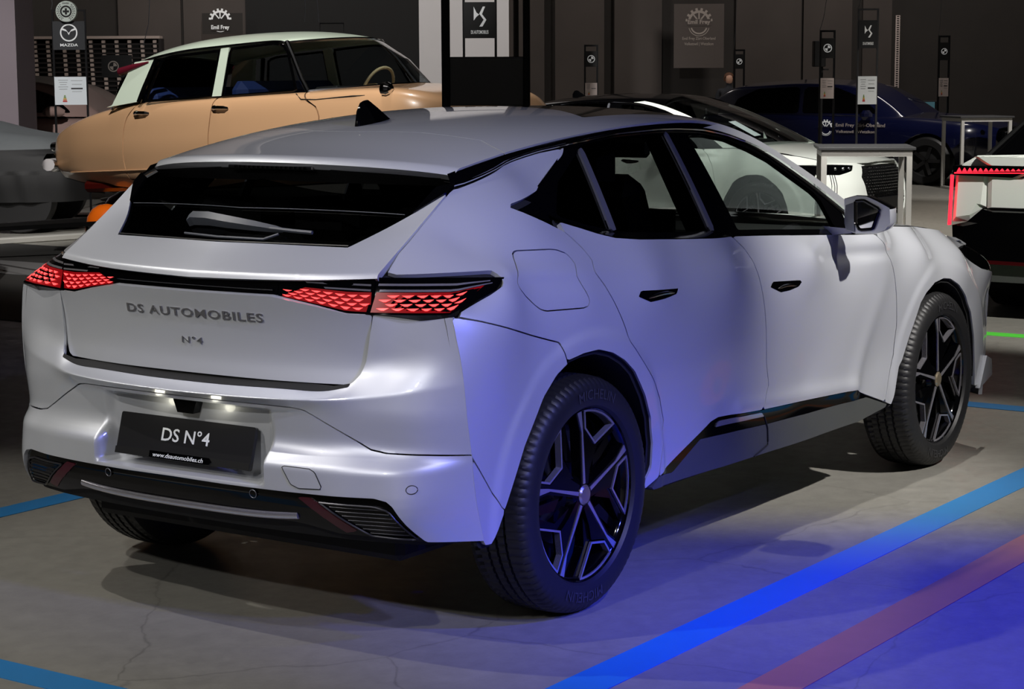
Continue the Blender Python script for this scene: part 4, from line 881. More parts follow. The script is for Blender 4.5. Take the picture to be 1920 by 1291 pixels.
    ob('plate_web_strip',*prism([(.14,.001),(.37,.001),(.38,.011),(.37,.02),(.14,.02)],.004,.007,pl),M_black,pt,smooth=False)
    V,F=fit_text('DS N°4',.185,.040,weight=.012);V=np.array([pl(.172+v[0],.052+v[1],.0012) for v in V]);ob('plate_lettering',V,F,M_white,pt,smooth=False)
    V,F=fit_text('www.dsautomobiles.ch',.195,.0125,weight=.01,shear=.15);V=np.array([pl(.155+v[0],.0035+v[1],.0078) for v in V]);ob('plate_lettering',V,F,M_white,pt,smooth=False)
    # ---- tailgate
    TGp=fullgrid(tailgate_patch());V0t,F0t=gv(TGp);V0t,F0t=orient(V0t,F0t.tolist(),(-1,0,0));F0t=np.array(F0t)
    tgp=[(-.1,.739),(.50,.7385),(.535,.740),(.5556,.7480),(.5725,.7720),(.5827,.8065),(.5927,.876),(.6032,.934),(.5283,.9347),(.4349,.9526),(.3003,.9735),(-.1,.9725)]
    V,F=cl(V0t,F0t,tgp,(1,2),.0);tg=ob('tailgate',*flange(V,F,.03),M_paint,car)
    # light bar and inner lamps
    Yb=np.linspace(0,.604,80);lo=np.interp(Yb,[0,.30,.435,.528,.604],[.9735,.9745,.953,.9352,.9345]);hi=.990+np.interp(Yb,[0,.604],[.031,.045]);
    nv=9;vv=np.linspace(0,1,nv)
    Bp=np.stack([np.stack([tg_x(Yb,np.full_like(Yb,.96))+.012+.012*v,Yb,lo+(hi-lo)*v],-1) for v in vv],1)
    Bf=fullgrid(Bp);V,F=gv(Bf);V,F=orient(V,F.tolist(),(-1,0,0));F=np.array(F)
    Va,Fa=clip(V,F,np.abs(V[:,1])-.31);lb=ob('light_bar',*flange(Va,Fa,.02),M_black,car)
    yy=np.linspace(-.30,.30,31);ob('light_bar_ridge',*tube(np.stack([tg_x(abs(yy),np.full_like(yy,.985))+.012,yy,np.full_like(yy,.992)],-1),.003,6),M_black,lb)
    def segs(parent,fn,u0,u1,rows,du,skew):
        """arrow-shaped lit cells in staggered rows"""
        for r in range(rows):
            v=.15+.115*r
            k0=-1 if r%2 else -.5
            for k in range(int((u1-u0)/du)+3):
                u=u0+(k+k0*1.0)*du*1.0+.25*du
                a=[(u-.44*du,v+.022),(u+.40*du,v+.034),(u+.10*du,v-.036),(u-.10*du,v-.034)]
                if min(q[0] for q in a)<u0+.002 or max(q[0] for q in a)>u1: continue
                if not fn[1](u,v): continue
                V=np.array([fn[0](*q) for q in a]);ob('lamp_cell',V,[[0,1,2,3]],M_red,parent,smooth=False)
    for s in(-1,1):
        sel=clip(V,F,np.maximum(-s*V[:,1]+.312,s*V[:,1]-.602))
        il=ob('tail_lamp',*flange(*sel,.02),M_black,car)
        def pin(u,v,s=s):
            y=.31+u*.29;l=np.interp(y,[0,.30,.435,.528,.604],[.9735,.9745,.953,.9352,.9345]);h=.990+.031+.014*y/.604
            z=l+(h-l)*v;return (float(tg_x(np.array([y]),np.array([.96]))[0])+.012+.012*v-.0025,s*y,z)
        gw=[pin(u,v) for v in (.07,.60) for u in np.linspace(.05 if v<.3 else .30,.985,12)];gw=np.array(gw)+np.array([.0012,0,0]);ob('lamp_glow',gw,[[i,i+1,13+i,12+i] for i in range(11)],MATS['lamp_glow'],il)
        segs(il,(pin,lambda u,v:v<.15+.62*min(1,.25+u*1.1) and u>.02+v*.0),.02,.985,4,.125,1)
        for (u0,u1,v) in ((.30,.98,.82),(.50,.98,.68)):
            V1=np.array([pin(u0,v),pin(u1,v),pin(u1,v-.05),pin(u0+.02,v-.05)]);ob('lamp_bar',V1,[[0,1,2,3]],M_gbar,il,smooth=False)
        # outer lamp
        LP=lamp_patch();LV,LF=gv(LP);LV=LV*np.array([1,s,1.]);LV,LF=orient(LV,LF.tolist(),(-1,s,0))
        tl=ob('tail_lamp',*flange(LV,LF,.03),M_black,car)
        def pout(u,v,s=s,LP=LP):
            a=u*(LP.shape[0]-1);i=int(min(a,LP.shape[0]-2));fa=a-i;b=v*(LP.shape[1]-1);j=int(min(b,LP.shape[1]-2));fb=b-j
            q=(LP[i,j]*(1-fa)+LP[i+1,j]*fa)*(1-fb)+(LP[i,j+1]*(1-fa)+LP[i+1,j+1]*fa)*fb
            return (q[0]-.003,s*(q[1]+.0015),q[2])
        gw=[pout(u,v) for v in (.06,.60) for u in np.linspace(.03,.62 if v<.3 else .86,14)];gw=np.array(gw)+np.array([.0012,-s*.0006,0]);ob('lamp_glow',gw,[[i,i+1,15+i,14+i] for i in range(13)],MATS['lamp_glow'],tl)
        segs(tl,(pout,lambda u,v:u<.60+.35*v),.03,.97,4,.105,1)
        for (u0,u1,v) in ((.03,.90,.84),(.05,.92,.68)):
            us=np.linspace(u0,u1,14);V1=np.array([pout(u,v) for u in us]+[pout(u,v-.06) for u in us]);ob('lamp_bar',V1,[[i,i+1,15+i,14+i] for i in range(13)],M_gbar,tl)
    # lettering
    def badge(s,y0,y1,z0,z1,weight):
        V,F=fit_text(s,y0-y1,z1-z0,weight=weight,spacing=1.12,depth=.02);t=V[:,2];t=(t-t.min())/(t.max()-t.min()+1e-9)
        Y=y0-V[:,0];z=z0+V[:,1];x=tg_x(np.abs(Y),z)-.0006-.003*t;W3=np.stack([x,Y,z],-1)
        par=list(range(len(V)))
        def fd(a):
            while par[a]!=a: par[a]=par[par[a]];a=par[a]
            return a
        for f in F:
            for k in f[1:]: par[fd(k)]=fd(f[0])
        # weld glyph halves that share a position
        seen={}
        for k,v in enumerate(np.round(V[:,:2],5)):
            q=seen.setdefault(tuple(v),k);par[fd(k)]=fd(q)
        grp={}
        for f in F: grp.setdefault(fd(f[0]),[]).append(f)
        for fs in grp.values():
            u=sorted({k for f in fs for k in f});mp={k:n for n,k in enumerate(u)};ob('badge_letter',W3[u],[[mp[k] for k in f] for f in fs],MATS['badge_metal'],tg,smooth=False)
    badge('DS AUTOMOBILES',.262,-.264,.8975,.9225,.012);badge('N°4',.042,-.037,.822,.841,.0)
    # ducktail (painted), rear window, side fins
    DP=fullgrid(duck_patch());V0d,F0d=gv(DP);V0d,F0d=orient(V0d,F0d.tolist(),(-1,0,.6));F0d=np.array(F0d)
    duck=[(-.1,1.0),(.62,1.0),(.6075,1.0365),(.607,1.0972),(.609,1.1659),(.6125,1.2292),(.613,1.2450),(.5486,1.1880),(.4470,1.1035),(-.1,1.1065)]
    V,F=cl(V0d,F0d,duck,(1,2),.0);ob('tailgate_upper',*flange(V,F,.02),M_paint,car)
    gls=[(-.1,1.1085),(.4455,1.1065),(.5470,1.1905),(.575,1.30),(-.1,1.30)]
    V,F=cl(V0d,F0d,gls,(1,2),.0);V,F=offs(V,F,-.004);ob('rear_window',*flange(V,F,.004),M_glass_r,car)
    for s in(-1,1):
        fin=[(.5500,1.1895),(.6125,1.2465),(.617,1.270),(.60,1.300),(.579,1.300),(.565,1.25)]
        V,F=cl(V0d,F0d,fin,(1,2),0.);V,F=clip(V,F,-s*V[:,1]);V,F=offs(V,F,.004);ob('spoiler_fin',*flange(V,F,.03),M_black,car)
        A=np.array([(-.398,s*.545,1.192),(-.33,s*.575,1.225),(-.285,s*.60,1.258),(-.262,s*.606,1.285)]);B=np.array([(-.40,s*.53,1.26),(-.375,s*.545,1.29),(-.36,s*.555,1.305),(-.335,s*.56,1.315)])
    wl=np.linspace(-.53,.53,41);dxz=lambda y,z:duck_x(y,z)
    ob('window_step_trim',*tube(np.array([(duck_x(abs(y),1.197-.03*y*y)-.002,y,1.197-.03*y*y) for y in wl]),0.0013,6),MATS['wiper_grey'],car)
    wl=np.linspace(-.445,.445,31);ob('window_lower_trim',*tube(np.array([(duck_x(abs(y),1.1075)-.002,y,1.1075) for y in wl]),.0028,6),M_satin,car)
    # dark headliner strip under the spoiler with the third brake lamp
    ys=np.linspace(-.56,.56,41);xl=-.365+.09*(abs(ys)/.585)**2.2
    V,F=strip(np.stack([xl+.012,ys,np.interp(abs(ys),[0,.585],[1.318,1.285])],-1),np.stack([xl+.05,ys,np.interp(abs(ys),[0,.585],[1.268,1.262])],-1));ob('spoiler_underside',V,F,M_satin,car)
    bk=ob('third_brake_lamp',*box((-.357,.004,1.309),(.012,.33,.013),.003),M_dchrome,car)
    for k in range(16): ob('lamp_cell',*box((-.364,-.135+.018*k,1.309),(.004,.012,.008),.001),M_black,bk)
    # wiper
    def dpt(y,z,o): return (duck_x(abs(y),z)-o*.75,y,z+o*.65)
    W1=[(.165,1.146,.030,.030),(.15,1.152,.036,.034),(.08,1.155,.034,.036),(-.01,1.151,.03,.034),(-.10,1.144,.024,.028),(-.18,1.137,.018,.018),(-.20,1.135,.014,.012)]
    sec=[]
    for y,z,o,w in W1:
        n_=np.array([-.72,0,.69]);t_=np.array([.69,0,.72]);c=np.array(dpt(y,z,0))
        sec.append([c+n_*.006-t_*w*.55,c+n_*o-t_*w*.40,c+n_*o*1.05+t_*w*.25,c+n_*.010+t_*w*.5])
    V=np.array(sec).reshape(-1,3);F=[[i*4+k,(i+1)*4+k,(i+1)*4+(k+1)%4,i*4+(k+1)%4] for i in range(len(W1)-1) for k in range(4)]+[[0,1,2,3],[24,25,26,27][::-1]]
    wp=ob('wiper_arm',V,F,MATS['wiper_grey'],car,sharp=25)
    bl_=[dpt(y,z,.016) for y,z in ((-.16,1.136),(-.24,1.131),(-.305,1.128))];ob('wiper_blade',*tube(np.array(bl_),.006,6),MATS['wiper_grey'],wp)
    ob('wiper_blade',*tube(np.array([dpt(.15,1.118,.006),dpt(0,1.115,.006),dpt(-.16,1.113,.006),dpt(-.20,1.124,.012)]),.004,6),MATS['wiper_grey'],wp)
    # ---- mirrors
    HEAD=[(.882,1.130),(.927,1.1424),(.967,1.1417),(1.008,1.126),(1.0575,1.1027),(1.0607,1.05),(1.041,1.0243),(1.002,1.0102),(.926,1.0071),(.890,1.0184),(.8835,1.043)]
    GLS=[(.9278,1.1233),(.9587,1.128),(1.021,1.0977),(.9958,1.0264),(.9454,1.0206),(.9293,1.0449)]
    for s in(-1,1):
        c=np.array([.972,1.077]);rings=[]
        for xo,k in ((0,1.0),(.012,1.03),(.06,.98),(.10,.78),(.118,.45)):
            rings.append([(1.742+xo-(.0),s*(c[0]+(y-c[0])*k),c[1]+(z-c[1])*k) for y,z in HEAD])
        n=len(HEAD);V=np.array(rings).reshape(-1,3);F=[[i*n+k,i*n+(k+1)%n,(i+1)*n+(k+1)%n,(i+1)*n+k] for i in range(4) for k in range(n)]+[[4*n+k for k in range(n)]]
        V,F=orient(V,F,(.3,0,0)) if False else (V,F if s>0 else [f[::-1] for f in F])
        Vl,Fl=clip(V,F,V[:,2]-(1.113+(np.abs(V[:,1])-.97)*-.16));mh=ob('door_mirror',Vl,Fl,M_paint,car,sharp=40)
        Vu,Fu=clip(V,F,-(V[:,2]-(1.113+(np.abs(V[:,1])-.97)*-.16)));ob('mirror_cap',Vu,Fu,M_black,mh,sharp=40)
        fr=np.array([(1.7435,s*y,z) for y,z in HEAD]);ob('mirror_frame',fr,[list(range(n)) if s<0 else list(range(n))[::-1]],M_paint,mh,smooth=False)
        ob('mirror_glass',np.array([(1.738,s*(y),z) for y,z in GLS]),[list(range(6)) if s<0 else list(range(6))[::-1]],M_mirror,mh,smooth=False)
        gr=np.array([(1.739,s*y,z) for y,z in resample(np.array(GLS+GLS[:1]),30)]);ob('mirror_rim',*tube(gr,.0065,6,closed=True),M_black,mh)
        ob('mirror_fold_panel',*prism([(.886,1.045),(.889,1.108),(.922,1.12),(.924,1.03),(.925,1.013),(.895,1.02)],1.737,1.741,lambda a,b,d:(d,s*a,b)),M_grey,mh,smooth=False)
        st=np.array([(1.735,s*.80,1.03),(1.86,s*.80,1.0),(1.80,s*.80,.992),(1.74,s*.90,1.024),(1.80,s*.90,1.012),(1.77,s*.90,1.005)])
        ob('mirror_foot',st,[[0,1,4,3],[1,2,5,4],[2,0,3,5],[3,4,5],[0,2,1]],M_paint,mh,smooth=False)
        ob('mirror_sail',np.array(gx((1.80,1.115),(1.95,1.05),(2.03,.99),(1.835,1.0)))*np.array([1,s,1])+np.array([0,s*.003,0]),[[0,1,2,3] if s>0 else [3,2,1,0]],M_black,car,smooth=False)
    # ---- front end
    fy=np.array([0,.3,.55,.70,1.0]);rows=[]
    for z,xs in ((.22,[3.46,3.45,3.39,3.30]),(.36,[3.545,3.53,3.465,3.36]),(.52,[3.55,3.535,3.465,3.355]),(.68,[3.535,3.52,3.44,3.325]),(.80,[3.50,3.475,3.38,3.265]),(.865,[3.44,3.41,3.31,3.19])):
        xc=3.20;yc=float(side_Y(np.array([xc]),np.array([z]))[0]);
        r=np.stack([np.r_[xs,xc],np.r_[fy[:4],yc],np.full(5,z)],-1);rows.append(nspl(r[:,1]/yc,r,np.linspace(0,1,80)))
    Pf=refine(fillet_profile(np.stack(rows,1),[0,.05,.05,.05,.05,0],4),.012);Vf,Ff=gv(fullgrid(Pf));Vf,Ff=orient(Vf,Ff.tolist(),(1,0,0));Ff=np.array(Ff)
    grl=[(-.1,.845),(.36,.835),(.43,.74),(.37,.44),(.30,.385),(-.1,.385)]
    lmp=[(.455,.845),(.50,.80),(.62,.765),(.9,.775),(.9,.862),(.70,.858),(.55,.852)]
    V,F=cl(Vf,Ff,grl,(1,2),.001,False);V,F=cl(V,F,lmp,(1,2),.001,False);ob('front_bumper',*flange(V,F,.02),M_paint,car)
    V,F=cl(Vf,Ff,grl,(1,2),.0);gr=ob('radiator_grille',*offs(V,F,-.012),M_satin,car)
    st=[]
    for i in range(17):
        for j in range(24):
            y=-.43+.038*j+(.019 if i%2 else 0);z=.40+.026*i
            if abs(y)<.41-(.06 if z<.5 else 0):
                x=front_x(abs(y),z);st.append((np.array([(x-.004,y-.013,z),(x-.004,y,z+.010),(x-.004,y+.013,z),(x-.004,y,z-.010),(x+.006,y,z)]),[[0,1,4],[1,2,4],[2,3,4],[3,0,4]][::1]))
    q=ob('grille_studs',*join(*st),M_dchrome,gr,smooth=False);q['kind']='stuff'
    bp=ob('grille_plate',*box((front_x(0,.5)+.006,0,.50),(.012,.52,.11),.004),M_plate,gr)
    for s in(-1,1):
        V,F=cl(Vf,Ff,lmp,(1,2),.0);V,F=clip(V,F,-s*V[:,1]);hl=ob('headlamp',*offs(V,F,-.006),M_black,car)
        for y in(.50,.56,.62): ob('headlamp_lens',*lathe([(0.0,.012),(.012,.008),(.017,-.004)],14,'x',(front_x(y,.82)+.0,s*y,.818)),MATS['headlamp_glint'],hl)
        for k in range(3):
            dl=np.array([(front_x(.66+.018*k+.03*t,z)+.004,s*(.66+.018*k+.03*t),z) for t,z in zip(np.linspace(0,1,9),np.linspace(.78,.56,9))]);ob('day_lamp_strip',*tube(dl,.0035,5),M_black,car)
        # fender-side part of the lamp
        V,F=side_piece([(2.98,.850),(3.109,.8505),(3.23,.852),(3.23,.75),(3.11,.768),(2.972,.839)],inset=0,off=-.004,depth=.01);V=V*np.array([1,s,1.]);ob('headlamp_side',V,F if s>0 else [f[::-1] for f in F],M_black,hl)
        sp_=prism([(3.12,.40),(3.24,.37),(3.26,.30),(3.05,.27)],.0,.02,lambda a,b,d:(a,s*(float(side_Y(np.array([min(a,3.2)]),np.array([b]))[0])+d-.004),b));ob('front_splitter',*sp_,M_paint,car,smooth=False)
    # hood
    hx=np.linspace(2.33,3.46,50);hy=np.linspace(0,1,30)
    hz0=nspl([2.33,2.7,3.1,3.35,3.46],[1.025,.995,.945,.90,.868],hx);hze=nspl([2.33,2.7,3.0,3.12,3.46],[.985,.962,.917,.872,.79],hx);hye=nspl([2.33,2.7,3.0,3.2,3.46],[.775,.735,.715,.64,.30],hx)
    Hh=np.stack([np.stack([hx,hye*t,hz0+(np.maximum(hze,.862)-hz0)*t**2.5],-1) for t in hy],0);V,F=gv(fullgrid(Hh));ob('hood',*orient(V,F.tolist(),(0,0,1)),M_paint,car)
    ob('underbody',*box((1.32,0,.30),(3.7,1.20,.16),.02),M_matte,car)
    ob('underbody_side',*join(box((1.34,-.72,.325),(1.75,.24,.09),.01),box((1.34,.72,.325),(1.75,.24,.09),.01)),M_matte,car)
    # ---- interior
    def seat(x,y,w,back=True):
        s_=ob('seat',*join(box((x,y,.62),(.50,w,.16),.05)),M_seat,car)
        V,F=box((0,0,.32),(.13,w,.64),.055);V[:,1]*=np.interp(V[:,2],[0,.35,.64],[1,1,.8]);c,sn=math.cos(-.32),math.sin(-.32);V=np.stack([V[:,0]*c+V[:,2]*sn,V[:,1],-V[:,0]*sn+V[:,2]*c],-1)+np.array([x-.20,y,.64]);ob('backrest',V,F,M_seat,s_)
        V,F=box((0,0,0),(.09,.27,.21),.05);V=V+np.array([x-.44,y,1.29]);ob('headrest',V,F,M_seat,s_)
    seat(1.20,-.38,.50);seat(1.20,.38,.50)
    s_=ob('seat',*join(box((.25,0,.60),(.5,1.25,.16),.05)),M_seat,car);ob('backrest',*box((-.05,0,.86),(.14,1.25,.5),.05),M_seat,s_)
    for y in(-.4,0,.4): ob('headrest',*box((-.10,y,1.135),(.09,.26,.13),.04),M_seat,s_)
    ob('parcel_shelf',*box((-.30,0,1.02),(.5,1.1,.02),.005),M_dash,car)
    d_=ob('dashboard',*box((2.10,0,.90),(.55,1.40,.16),.06),M_dash,car);ob('screen',*box((1.84,0,1.0),(.02,.26,.12),.008),M_black,d_)
    ob('instrument_hood',*box((1.95,.38,1.0),(.25,.34,.07),.03),M_dash,d_)
    t=np.linspace(0,2*np.pi,32,endpoint=False);c,sn=math.cos(.42),math.sin(.42)
    sw=np.stack([1.66+.18*np.sin(t)*sn,.38+.18*np.cos(t),.985+.18*np.sin(t)*c],-1);w_=ob('steering_wheel',*tube(sw,.015,8,closed=True),M_dash,car)
    ob('wheel_hub',*box((1.68,.38,.985),(.05,.12,.10),.02),M_dash,w_)
    for a in(-.06,.06):
        lp=np.array([(1.655,.38+a+.045*math.cos(q),.985+.065*math.sin(q)) for q in np.linspace(0,2*np.pi,12,endpoint=False)]);ob('wheel_trim',*tube(lp,.004,5,closed=True),M_dchrome,w_)
    for s in(-1,1): ob('door_card',*box((1.1,s*.76,.80),(1.7,.05,.42),.02),M_dash,car)
    mr=ob('inner_mirror',*box((1.66,.0,1.30),(.03,.24,.07),.015),M_satin,car)
    for s in(-1,1):
        V=np.array([(1.0,s*.70,1.05),(1.09,s*.71,1.05),(1.0,s*.575,1.40),(.90,s*.575,1.40)]);V=np.concatenate([V,V+np.array([0,-s*.05,0])]);ob('inner_pillar',V,[[0,1,2,3],[4,7,6,5],[0,4,5,1],[1,5,6,2],[2,6,7,3],[3,7,4,0]],M_dash,car,smooth=False)
    return car
# helpers that read the rear / tailgate surfaces at (Y,z)
_RPG=rear_patch(80,.02);_TPG=tailgate_patch(60,.02);_DPG=duck_patch(60,.015)
def _surfx(G,y,z,outer=True):
    n=G.shape[0];yy=G[:,G.shape[1]//2,1];i=int(np.clip(np.searchsorted(yy,y)-1,0,n-2));f=np.clip((y-yy[i])/(yy[i+1]-yy[i]),0,1)
    pr=G[i]*(1-f)+G[i+1]*f;zz=pr[:,2];xx=pr[:,0];best=None
    for k in range(len(zz)-1):
        a,b=zz[k],zz[k+1]
        if (a-z)*(b-z)<=0 and a!=b:
            x=xx[k]+(z-a)/(b-a)*(xx[k+1]-xx[k]);best=x if best is None else min(best,x)
    return float(best if best is not None else np.interp(z,np.sort(zz),xx[np.argsort(zz)]))
def rear_x(y,z): return _surfx(_RPG,abs(y),z)
def duck_x(y,z): return _surfx(_DPG,abs(y),z)
def tg_x(Y,z): return np.array([_surfx(_TPG,abs(a),b) for a,b in zip(np.ravel(Y),np.ravel(z))])
def front_x(y,z):
    xs=np.array([[3.46,3.45,3.39,3.30,3.2],[3.545,3.53,3.465,3.36,3.2],[3.55,3.535,3.465,3.355,3.2],[3.535,3.52,3.44,3.325,3.2],[3.50,3.475,3.38,3.265,3.2],[3.44,3.41,3.31,3.19,3.15]])
    c=[np.interp(abs(y),[0,.3,.55,.70,.80],r) for r in xs];return float(np.interp(z,[.22,.36,.52,.68,.80,.865],c))
mat('grille_dark',(58,58,62),.3,.7);mat('badge_metal',(150,150,154),.3,.8)
mat('lamp_glow',(90,4,8),.3,emit=(150,6,14),estr=.5)
mat('wiper_grey',(66,70,78),.45)
mat('headlamp_glint',(230,232,235),.1,1.0)
# ------------------------------------------------------------------ wheels
def make_wheel(car,cx,s):
    R=.354
    # tyre: profile (radius, lateral), outer side first
    prof=[(.254,-.012),(.259,-.004),(.266,.005),(.287,.0105),(.31,.0095),(.328,.004),(.338,-.004),(.3465,-.016),(.351,-.030),(.3535,-.052),(.347,-.054),(.347,-.060),(.354,-.062),(.3545,-.083),(.347,-.085),(.347,-.092),(.3545,-.094),(.3545,-.116),(.347,-.118),(.347,-.125),(.354,-.127),(.3535,-.150),(.347,-.152),(.347,-.158),(.351,-.172),(.345,-.188),(.328,-.200),(.30,-.207),(.243,-.20)]
    prof=np.array(prof);seg=336;t=np.linspace(0,2*np.pi,seg,endpoint=False);m=len(prof)
    r=np.tile(prof[:,0],(seg,1));h=np.tile(prof[:,1],(seg,1))
    blk=[5,6,7,8,11,12,15,16,19,20,23,24]
    for i in range(seg):
        for k in blk:
            if (i+ (k-5)//3)%4==0: r[i,k]-=.005 if k>6 else .003
    V=np.stack([r*np.cos(t)[:,None],h,r*np.sin(t)[:,None]],-1).reshape(-1,3);F=[]
    for i in range(seg):
        a=i*m;b=((i+1)%seg)*m
        for k in range(m-1): F.append([a+k,a+k+1,b+k+1,b+k])
    return V,F
_tyV,_tyF=make_wheel(None,0,1)
def wheel_meshes():
    """meshes in wheel frame: axle = y, outer face towards +y at y=0"""
    out={}
    out['tyre']=(_tyV,_tyF)
    barrel=[(.259,-.006),(.256,-.004),(.2535,-.010),(.247,-.014),(.236,-.03),(.225,-.08),(.222,-.19),(.236,-.205)]
    out['rim']=lathe(barrel,72,'y')
    out['rim_back']=lathe([(.03,-.11),(.20,-.12),(.222,-.13)],48,'y')
    rr=.2525
    def pp(r,a): return (r*math.sin(a),r*math.cos(a))
    spokes=[];faces=[]
    W=lambda a,b,d:(a,d,b)
    D=math.radians
    for k in range(5):
        a0=D(-4+72*k)
        # black spoke body
        body=[pp(.03,a0-D(30)),pp(.05,a0-D(14)),pp(.12,a0-D(6)),pp(.20,a0-D(4)),pp(.247,a0-D(7)),pp(.247,a0+D(3)),pp(.19,a0+D(4)),pp(.150,a0+D(24)),pp(.10,a0+D(24)),pp(.04,a0+D(40))]
        spokes.append(prism(body,-.045,-.012,W))
        # second dark rib from the inner corner of the window to the rim
        rib=[pp(.135,a0+D(18)),pp(.152,a0+D(24)),pp(.246,a0+D(46)),pp(.246,a0+D(52)),pp(.16,a0+D(36)),pp(.07,a0+D(36))]
        spokes.append(prism(rib,-.05,-.020,W))
        dp=[pp(.10,a0+D(60)),pp(.13,a0+D(45)),pp(.246,a0+D(52)),pp(.246,a0+D(58))];spokes.append(prism(dp,-.06,-.035,W))
        # machined radial line with flare at the rim
        hw=.0042
        def off(r,a,w): return (r*math.sin(a)+w*math.cos(a),r*math.cos(a)-w*math.sin(a))
        line=[off(.034,a0,-.006),off(.19,a0,-.0035),off(.250,a0,-.022),off(.2525,a0,-.001),off(.205,a0,.003),off(.034,a0,.006)]
        faces.append(prism(line,-.014,-.009,W))
        # machined outline of the window
        arc=[pp(rr,a0+D(q)) for q in np.linspace(3.5,46,10)];inn=[pp(.154,a0+D(25.6)),pp(.196,a0+D(4.6))]
        loop=np.array(arc+inn);
        c=loop.mean(0);n=len(loop);w=.0062
        # inset polygon
        ins=[]
        for i in range(n):
            p0=loop[i-1];p1=loop[i];p2=loop[(i+1)%n];d1=(p1-p0)/np.linalg.norm(p1-p0);d2=(p2-p1)/np.linalg.norm(p2-p1)
            n1=np.array([d1[1],-d1[0]]);n2=np.array([d2[1],-d2[0]])
            if n1@(c-p1)<0:n1=-n1
            if n2@(c-p1)<0:n2=-n2
            b=n1+n2;b/=np.linalg.norm(b);ins.append(p1+b*w/max(.45,b@n1))
        Vv=[W(x,y,-.010) for x,y in loop]+[W(x,y,-.010) for x,y in ins]+[W(x,y,-.018) for x,y in loop]+[W(x,y,-.03) for x,y in ins]
        Ff=[[i,(i+1)%n,n+(i+1)%n,n+i] for i in range(n)]+[[n+i,n+(i+1)%n,3*n+(i+1)%n,3*n+i] for i in range(n)]+[[i,2*n+i,2*n+(i+1)%n,(i+1)%n] for i in range(n)]
        faces.append((np.array(Vv),Ff))
    out['spoke']=spokes;out['face']=faces
    out['hub']=lathe([(0,-.004),(.024,-.005),(.030,-.010),(.031,-.03)],28,'y')
    out['hubring']=lathe([(.031,-.012),(.052,-.018),(.062,-.035)],28,'y')
    out['disc']=lathe([(.03,-.10),(.155,-.10),(.155,-.115)],48,'y')
    return out
mat('hub_gold',(190,176,150),.25,.8);mat('brake_metal',(110,108,104),.4,.9)
def add_wheels(car):
    wm=wheel_meshes();first=None
    for cx in (0.,2.675):
        for s in(-1,1):
            e=Matrix.Translation((cx,s*.885,.354))@Matrix.Diagonal((1,s,1,1))
            if first is None:
                w=ob('wheel',*wm['rim'],M_black,car);ch=[ob('tyre',*wm['tyre'],M_rub,w,sharp=28)]
                for q in range(15): ch.append(ob('spoke',*wm['spoke'][q],M_black,w,smooth=False))
                for q in range(10): ch.append(ob('machined_edge',*wm['face'][q],M_mach,w,smooth=False))
                ch.append(ob('hub_cap',*wm['hub'],MATS['hub_gold'],w));ch.append(ob('hub_ring',*wm['hubring'],M_black,w))
                ch.append(ob('brake_disc',*wm['disc'],MATS['brake_metal'],w));ch.append(ob('wheel_back',*wm['rim_back'],M_matte,w))
                # raised maker's name on the sidewall
                V,F=fit_text('MICHELIN',.20,.030,weight=.01);a=(V[:,0]-.10)/.30;r=.285+V[:,1];
                for a0 in (0.0,math.pi):
                    ch.append(ob('tyre_lettering',np.stack([r*np.sin(a+a0+.12),np.full(len(r),.0122),r*np.cos(a+a0+.12)],-1),F,MATS['tyre_letter'],w,smooth=False))
                first=(w,ch)
                w.matrix_local=e
            else:
                w=first[0].copy();COL.objects.link(w);w.parent=car;w.matrix_local=e
                for c in first[1]:
                    q=c.copy();COL.objects.link(q);q.parent=w
mat('tyre_letter',(48,48,50),.5)
CAR=build_car();add_wheels(CAR)
# ------------------------------------------------------------------ white front-facing relative of the hatchback
M_pwhite=mat('pearl_white_paint',(228,232,226),.35,0,1.0,noise=.01,nscale=500)
def white_remap(src,c):
    n=src.name.split('.')[0]
    m=src.data.materials[0] if src.type=='MESH' and src.data.materials else None
    if m is M_paint:
        c.material_slots[0].link='OBJECT';c.material_slots[0].material=M_black if n in('roof_panel','roof_spoiler') else M_pwhite
    if n in ('licence_plate',): c['label']='blank black plate'
    return c
WC=thing('compact_suv','white compact car with black roof and studded grille behind the bar table','car',(11.25,6.39,0),-math.pi/2)
WC.scale=(.93,1.0,.955)
SKIP=('badge_letter','badge_lettering','plate_lettering','plate_web_strip','tyre_lettering','fuel_door_','wiper_arm','tow_eye_cover','tow_cover_gap','lamp_cell','lamp_bar','licence_plate','valance_trim_bar','grille_slat')
for ch in list(CAR.children):
    if ch.name.split('.')[0] in SKIP or ch.type!='MESH': continue
    k=ch.copy();COL.objects.link(k);k.parent=WC;white_remap(ch,k)
    for g in list(ch.children):
        if g.name.split('.')[0] in SKIP or g.type!='MESH': continue
        q=g.copy();COL.objects.link(q);q.parent=k;white_remap(g,q)
ob('windscreen_card',*strip([(2.02,-.30,1.215),(2.30,-.30,1.085)],[(2.02,-.17,1.22),(2.30,-.17,1.09)]),MATS['sheet_white'],WC,smooth=False)
